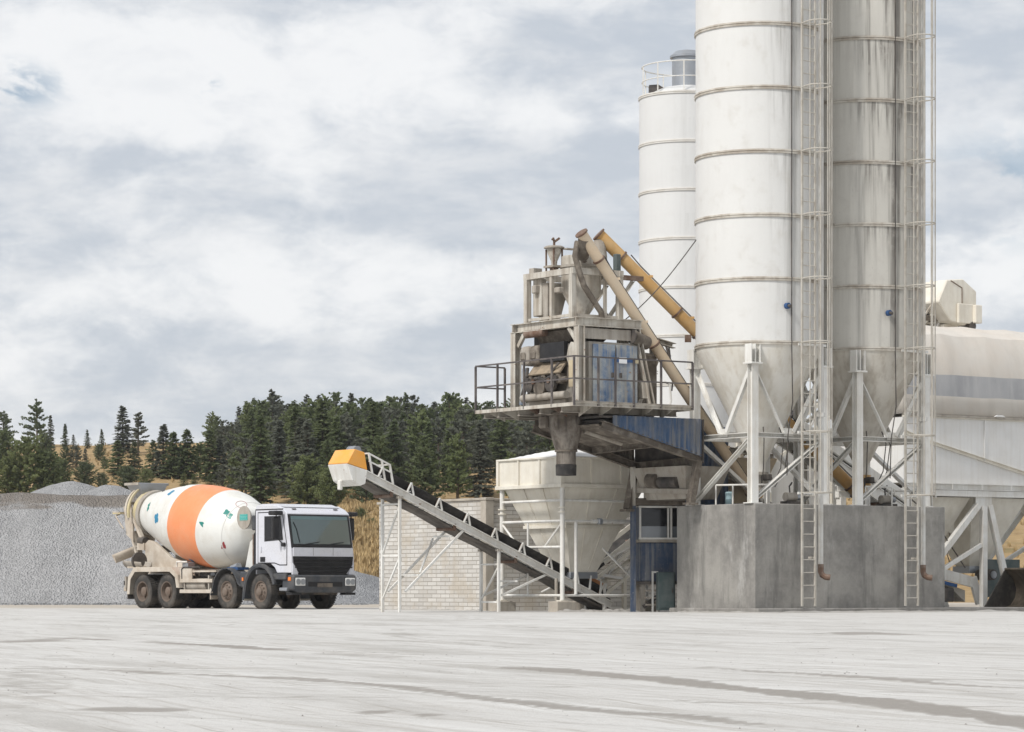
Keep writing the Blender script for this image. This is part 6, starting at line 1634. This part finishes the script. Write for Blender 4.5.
def conifer(H, R0, seed, style='spruce', dens=1.0):
    """returns trunk MB, crown MB of a tree of height H standing at the origin"""
    rg = random.Random(seed); tk = MB(); cr = MB()
    lean = (rg.uniform(-.02,.02)*H, rg.uniform(-.02,.02)*H)
    ax = lambda z: Vector((lean[0]*max(z/H,0)**1.5, lean[1]*max(z/H,0)**1.5, z))
    tr = .016*H+.02
    for k in range(6):
        a, b = ax(H*k/6*.98-(.3 if k == 0 else 0)), ax(H*(k+1)/6*.98); tk.tube(a, b, tr*(1-k/6)+.012, tr*(1-(k+1)/6)+.010, n=6, caps=False)
    z0 = H*{'spruce':.06,'pine':.16,'bush':.03,'open':.22}[style]
    nW = int((H-z0)/({'spruce':.20,'pine':.30,'bush':.22,'open':.32}[style])*(1 if H < 9 else .8)); nW = max(nW, 8)
    p = {'spruce':.74,'pine':.58,'bush':.52,'open':.66}[style]
    skew = [rg.uniform(.7,1.25) for _ in range(8)]
    card = {'spruce':.30,'pine':.34,'bush':.28,'open':.36}[style]
    wdt = {'spruce':.12,'pine':.14,'bush':.14,'open':.14}[style]
    def needle(c, d, l, w):
        d = d.normalized(); rad_ = Vector((c.x, c.y, 0)); rad_ = rad_.normalized() if rad_.length > .05 else Vector((0,0,1)); s = d.cross(rad_*.75+Vector((0,0,.75))+Vector((rg.uniform(-1,1), rg.uniform(-1,1), rg.uniform(-1,1)))*.55)
        if s.length < 1e-3: return
        s.normalize(); cr.face([c-d*l*.35, c+s*w, c+d*l*.65, c-s*w])
    for wv in range(nW):
        t_ = (wv+rg.uniform(-.3,.3))/nW; t_ = min(max(t_,0),.985); z = z0+(H-z0)*t_; zs = (H-z0)/nW
        rr = R0*(1-t_)**p*(1.0 if style != 'bush' else min(1, .55+t_*2.2))
        if style in ('spruce',): rr *= min(1, .75+t_*1.8)
        nB = rg.randint(4,6) if style != 'open' else rg.randint(2,4)
        a0 = rg.uniform(0, 2*PI)
        for b in range(nB):
            a = a0+2*PI*b/nB+rg.uniform(-.35,.35)
            l = rr*rg.uniform(.6,1.15)*skew[int(a/(2*PI)*8) % 8]+.05
            rise = {'spruce':-.12,'pine':.25,'bush':.35,'open':.12}[style]+.5*t_*(style != 'spruce')+.35*t_+rg.uniform(-.12,.12)
            base = ax(max(.1, z+rg.uniform(-1.1,1.1)*zs)); d = Vector((math.cos(a), math.sin(a), rise)); tip = base+d*l
            if l > .35: tk.tube(base, base+d*l*.85, .012+.006*l, .006, n=3, caps=False)
            n = max(3, int(l/.14*dens))
            for k in range(n):
                f = .18+.82*(k+rg.random())/n; c = base+d*l*f+Vector((0,0,-.05*l*f*f if style == 'spruce' else .04*f))
                spread = .06+.20*l*(1-f*.5)
                if style in ('pine','open','bush'):
                    q = 4 if f > .4 else 2
                    for _ in range(q):
                        o = Vector((rg.gauss(0,.5),rg.gauss(0,.5),rg.gauss(0,.35)))*spread*.8
                        needle(c+o, d*.5+Vector((rg.gauss(0,.6),rg.gauss(0,.6),rg.gauss(.35,.5))), card*rg.uniform(.7,1.2), wdt*rg.uniform(.6,1.1))
                else:
                    for _ in range(3):
                        sd = Vector((-math.sin(a),math.cos(a),0))*rg.choice((-1,1))*rg.uniform(.3,1.1)
                        needle(c+sd*spread*.7+Vector((0,0,rg.gauss(0,.05))), d*.7+sd+Vector((0,0,rg.uniform(-.5,.2))), card*rg.uniform(.7,1.2), wdt*rg.uniform(.6,1.1))
    for k in range(8):
        c = ax(H*(.93+.008*k)); needle(c, Vector((rg.gauss(0,.5),rg.gauss(0,.5),1.2)), card*.8, wdt*.6)
    return tk, cr
def tree_proto(name, H, R0, seed, style, m, dens=1.0):
    o = bpy.data.objects.new(name, None); col.objects.link(o)
    tk, cr = conifer(H, R0, seed, style, dens)
    cr.build('crown', m, o, recalc=False); tk.build('trunk', M['bark'], o)
    return o
def place(o, px, py, hgt, H, rg, label, group, y=None, wide=1.0):
    X, Y = on_hill(px, py) if y is None else (wx(px, y), y)
    s = hgt*Y/F/H
    o.location = (X, Y, float(hz(X, Y))-.05); o.scale = (s*wide, s*wide, s); o.rotation_euler = (0,0,rg.uniform(0, 6.28))
    tag(o, label, 'tree', group)
    return o
rgT = random.Random(21)
# ---- the wood on the right: individually placed pines
protos = [('pine_tree',7.5,1.75,1,'spruce',M['needles_mid'],1.0), ('pine_tree',7.0,1.6,2,'spruce',M['needles_grey'],1.0), ('pine_tree',7.2,1.9,3,'pine',M['needles_mid'],1.0),
          ('pine_tree',6.6,1.8,4,'pine',M['needles_light'],1.0), ('pine_tree',7.8,1.6,5,'spruce',M['needles_mid'],1.0), ('pine_tree',6.8,2.0,6,'open',M['needles_grey'],1.1), ('pine_tree',7.0,1.7,7,'spruce',M['needles_grey'],1.0)]
PR = []
WOOD_G = 'pines of the wood on the hillside'
WOOD_L = 'dark green pine in the dense wood on the hillside behind the belt conveyor'
used = []
cells = []
for Y in np.arange(203, 326, 4.1):
    x_l = wx(232 + max(0, (Y-262))*-.25 + (235-Y)*1.2*(Y < 235), Y); x_r = wx(640, Y)
    X = x_l
    while X < x_r:
        cells.append((X+rgT.uniform(-1.0,1.0), Y+rgT.uniform(-1.6,1.6))); X += rgT.uniform(1.9, 3.1)
rgT.shuffle(cells)
cells = sorted(cells, key=lambda c_: (c_[0]*F/c_[1] > 60, rgT.random()))[:292]
for i, (X, Y) in enumerate(cells):
    k = rgT.choice((0,1,2,2,3,3,4,5,5,6))
    nm, H, R0, sd, st, mt, dn_ = protos[k]
    while len(PR) <= k: PR.append(None)
    if PR[k] is None: PR[k] = o = tree_proto(nm, H, R0, 40+sd, st, mt, dn_)
    else: o = copy_tree(PR[k])
    px = X*F/Y+512
    edge = min(1, .62+max(0, px-228)/85)      # the wood rises from its left edge
    hgt = rgT.uniform(.46,.86)*edge*(.90 if px > 470 else 1.0)
    o.location = (X, Y, float(hz(X,Y))-.05); o.scale = (hgt*rgT.uniform(1.1,1.45),)*2+(hgt,); o.rotation_euler = (0,0,rgT.uniform(0,6.28))
    tag(o, WOOD_L, 'tree', WOOD_G)
# ---- single trees on the left slope, each with its own crown: (px, base row, height px, style, radius/height, material, label)
SINGLE = [
 (3,447,37,'open',.33,'needles_dark','dark open pine on the crest cut by the left edge of the photo'),
 (37,449,48,'open',.27,'needles_dark','tall dark open pine on the crest, near the left edge'),
 (51,449,33,'spruce',.16,'needles_grey','slim grey spruce on the crest, just right of the tall open pine'),
 (65,449,25,'spruce',.18,'needles_dark','small dark pointed spruce standing against the sky, second from the open pine'),
 (73.5,449,15,'spruce',.22,'needles_grey','tiny grey spruce on the skyline beside a taller dark one'),
 (87.5,449,19,'spruce',.20,'needles_dark','small bushy spruce alone on the bare skyline'),
 (102,450,20,'spruce',.18,'needles_dark','small slender spruce on the skyline above a rounded bush pine'),
 (123,453,47,'spruce',.20,'needles_grey','tall thin spruce with a spire top on the skyline left of the drum'),
 (138,456,42,'open',.22,'needles_grey','ragged open grey pine beside the tall spire spruce'),
 (118,476,36,'spruce',.26,'needles_mid','broad grey green spruce below the tall spire spruce'),
 (134,474,32,'spruce',.28,'needles_dark','dark spruce below the ragged open pine'),
 (163,478,54,'spruce',.19,'needles_grey','tall grey green spruce above the drum hopper'),
 (153,478,38,'spruce',.24,'needles_mid','short green spruce at the left foot of the tall grey green one'),
 (172,479,48,'spruce',.21,'needles_mid','green spruce close on the right of the tall grey green one'),
 (188,479,50,'spruce',.20,'needles_mid','tall green spruce over the middle of the drum, left of the wood'),
 (181,478,32,'pine',.32,'needles_mid','round green pine between two tall spruces over the drum'),
 (200,478,34,'pine',.33,'needles_mid','round mid green pine over the orange band'),
 (209,482,52,'spruce',.21,'needles_mid','slim green spruce at the left edge of the wood'),
 (219,482,46,'spruce',.20,'needles_grey','grey green spruce where the wood begins'),
 (26,500,58,'bush',.40,'needles_light','big bushy green pine behind the gravel bank at far left'),
 (47,500,46,'bush',.38,'needles_mid','dark bushy pine right of the big bushy green one'),
 (8,498,38,'bush',.42,'needles_light','green bush pine in the left corner above the bank'),
 (4,474,40,'bush',.4,'needles_mid','rounded green pine low at the left edge of the hill'),
 (45,468,32,'bush',.42,'needles_dark','dark rounded pine in front of the tall open pine'),
 (66,469,21,'pine',.4,'needles_dark','small dark pine on the dry grass left of three others'),
 (76,470,22,'pine',.32,'needles_grey','small grey pine on the dry grass slope'),
 (85,470,22,'spruce',.24,'needles_grey','thin small spruce on the open dry slope'),
 (99,461,15,'bush',.55,'needles_dark','low dark round pine under the slender skyline spruce'),
 (104,471,14,'pine',.4,'needles_mid','small green pine alone on the dry slope'),
 (84,492,26,'bush',.5,'needles_dark','dark bushy pine above the larger gravel heap'),
 (62,492,30,'bush',.45,'needles_mid','green bushy pine left of the larger gravel heap'),
 (103,493,18,'bush',.55,'needles_dark','low dark bush pine between the two gravel heaps'),
 (128,493,25,'bush',.42,'needles_dark','dark young pine just left of the drum hopper'),
 (146,484,14,'bush',.5,'needles_light','bright green young pine behind the drum hopper'),
 (184,486,14,'spruce',.35,'needles_light','little bright spruce above the drum top'),
 (194,485,11,'spruce',.4,'needles_light','smaller bright spruce right of another little one'),
 (210,486,13,'spruce',.36,'needles_mid','little green spruce above the orange band'),
 (305,506,46,'bush',.42,'needles_light','bright green bushy pine in front of the wood, above the cab'),
 (330,511,38,'bush',.46,'needles_light','second bright green bushy pine, right above the windscreen'),
 (318,500,26,'pine',.42,'needles_mid','green pine between two bright bushy ones above the cab'),
 (366,508,40,'pine',.36,'needles_dark','dark pine in front of the wood, below the conveyor head'),
 (362,522,12,'bush',.55,'needles_mid','small round green shrub pine on dry grass beside the block wall'),
 (371,527,8,'bush',.7,'needles_mid','lowest green shrub on the dry grass next to the block wall'),
]
for i, (px, py, hp_, st, rr, mt, lab) in enumerate(SINGLE):
    H = 6.0
    nm = 'bush_pine' if st == 'bush' else ('spruce_tree' if st == 'spruce' else 'pine_tree')
    o = tree_proto(nm, H, rr*H, 100+i, st, M[mt], 1.0 if hp_ > 22 else .7)
    place(o, px, py, hp_, H, rgT, lab, 'young conifers on the slope', wide=1.5 if 110 < px < 225 else 1.2)
for px, py, hp_, lab in ((282,497,14,'pale olive deciduous shrub in front of the wood above the cab roof'), (20,470,14,'yellowish shrub among the pines at far left'), (271,497,8,'low pale shrub left of the olive one above the water tank'), (237,488,7,'low dull shrub on dry grass above the drum front'), (1012,530,9,'dull shrub on the dry slope at the right edge')):
    o = tree_proto('shrub', 6.0, 3.2, int(px), 'bush', M['leaf_olive'], .8); place(o, px, py, hp_, 6.0, rgT, lab, 'olive shrubs on the slope'); o['category'] = 'shrub'
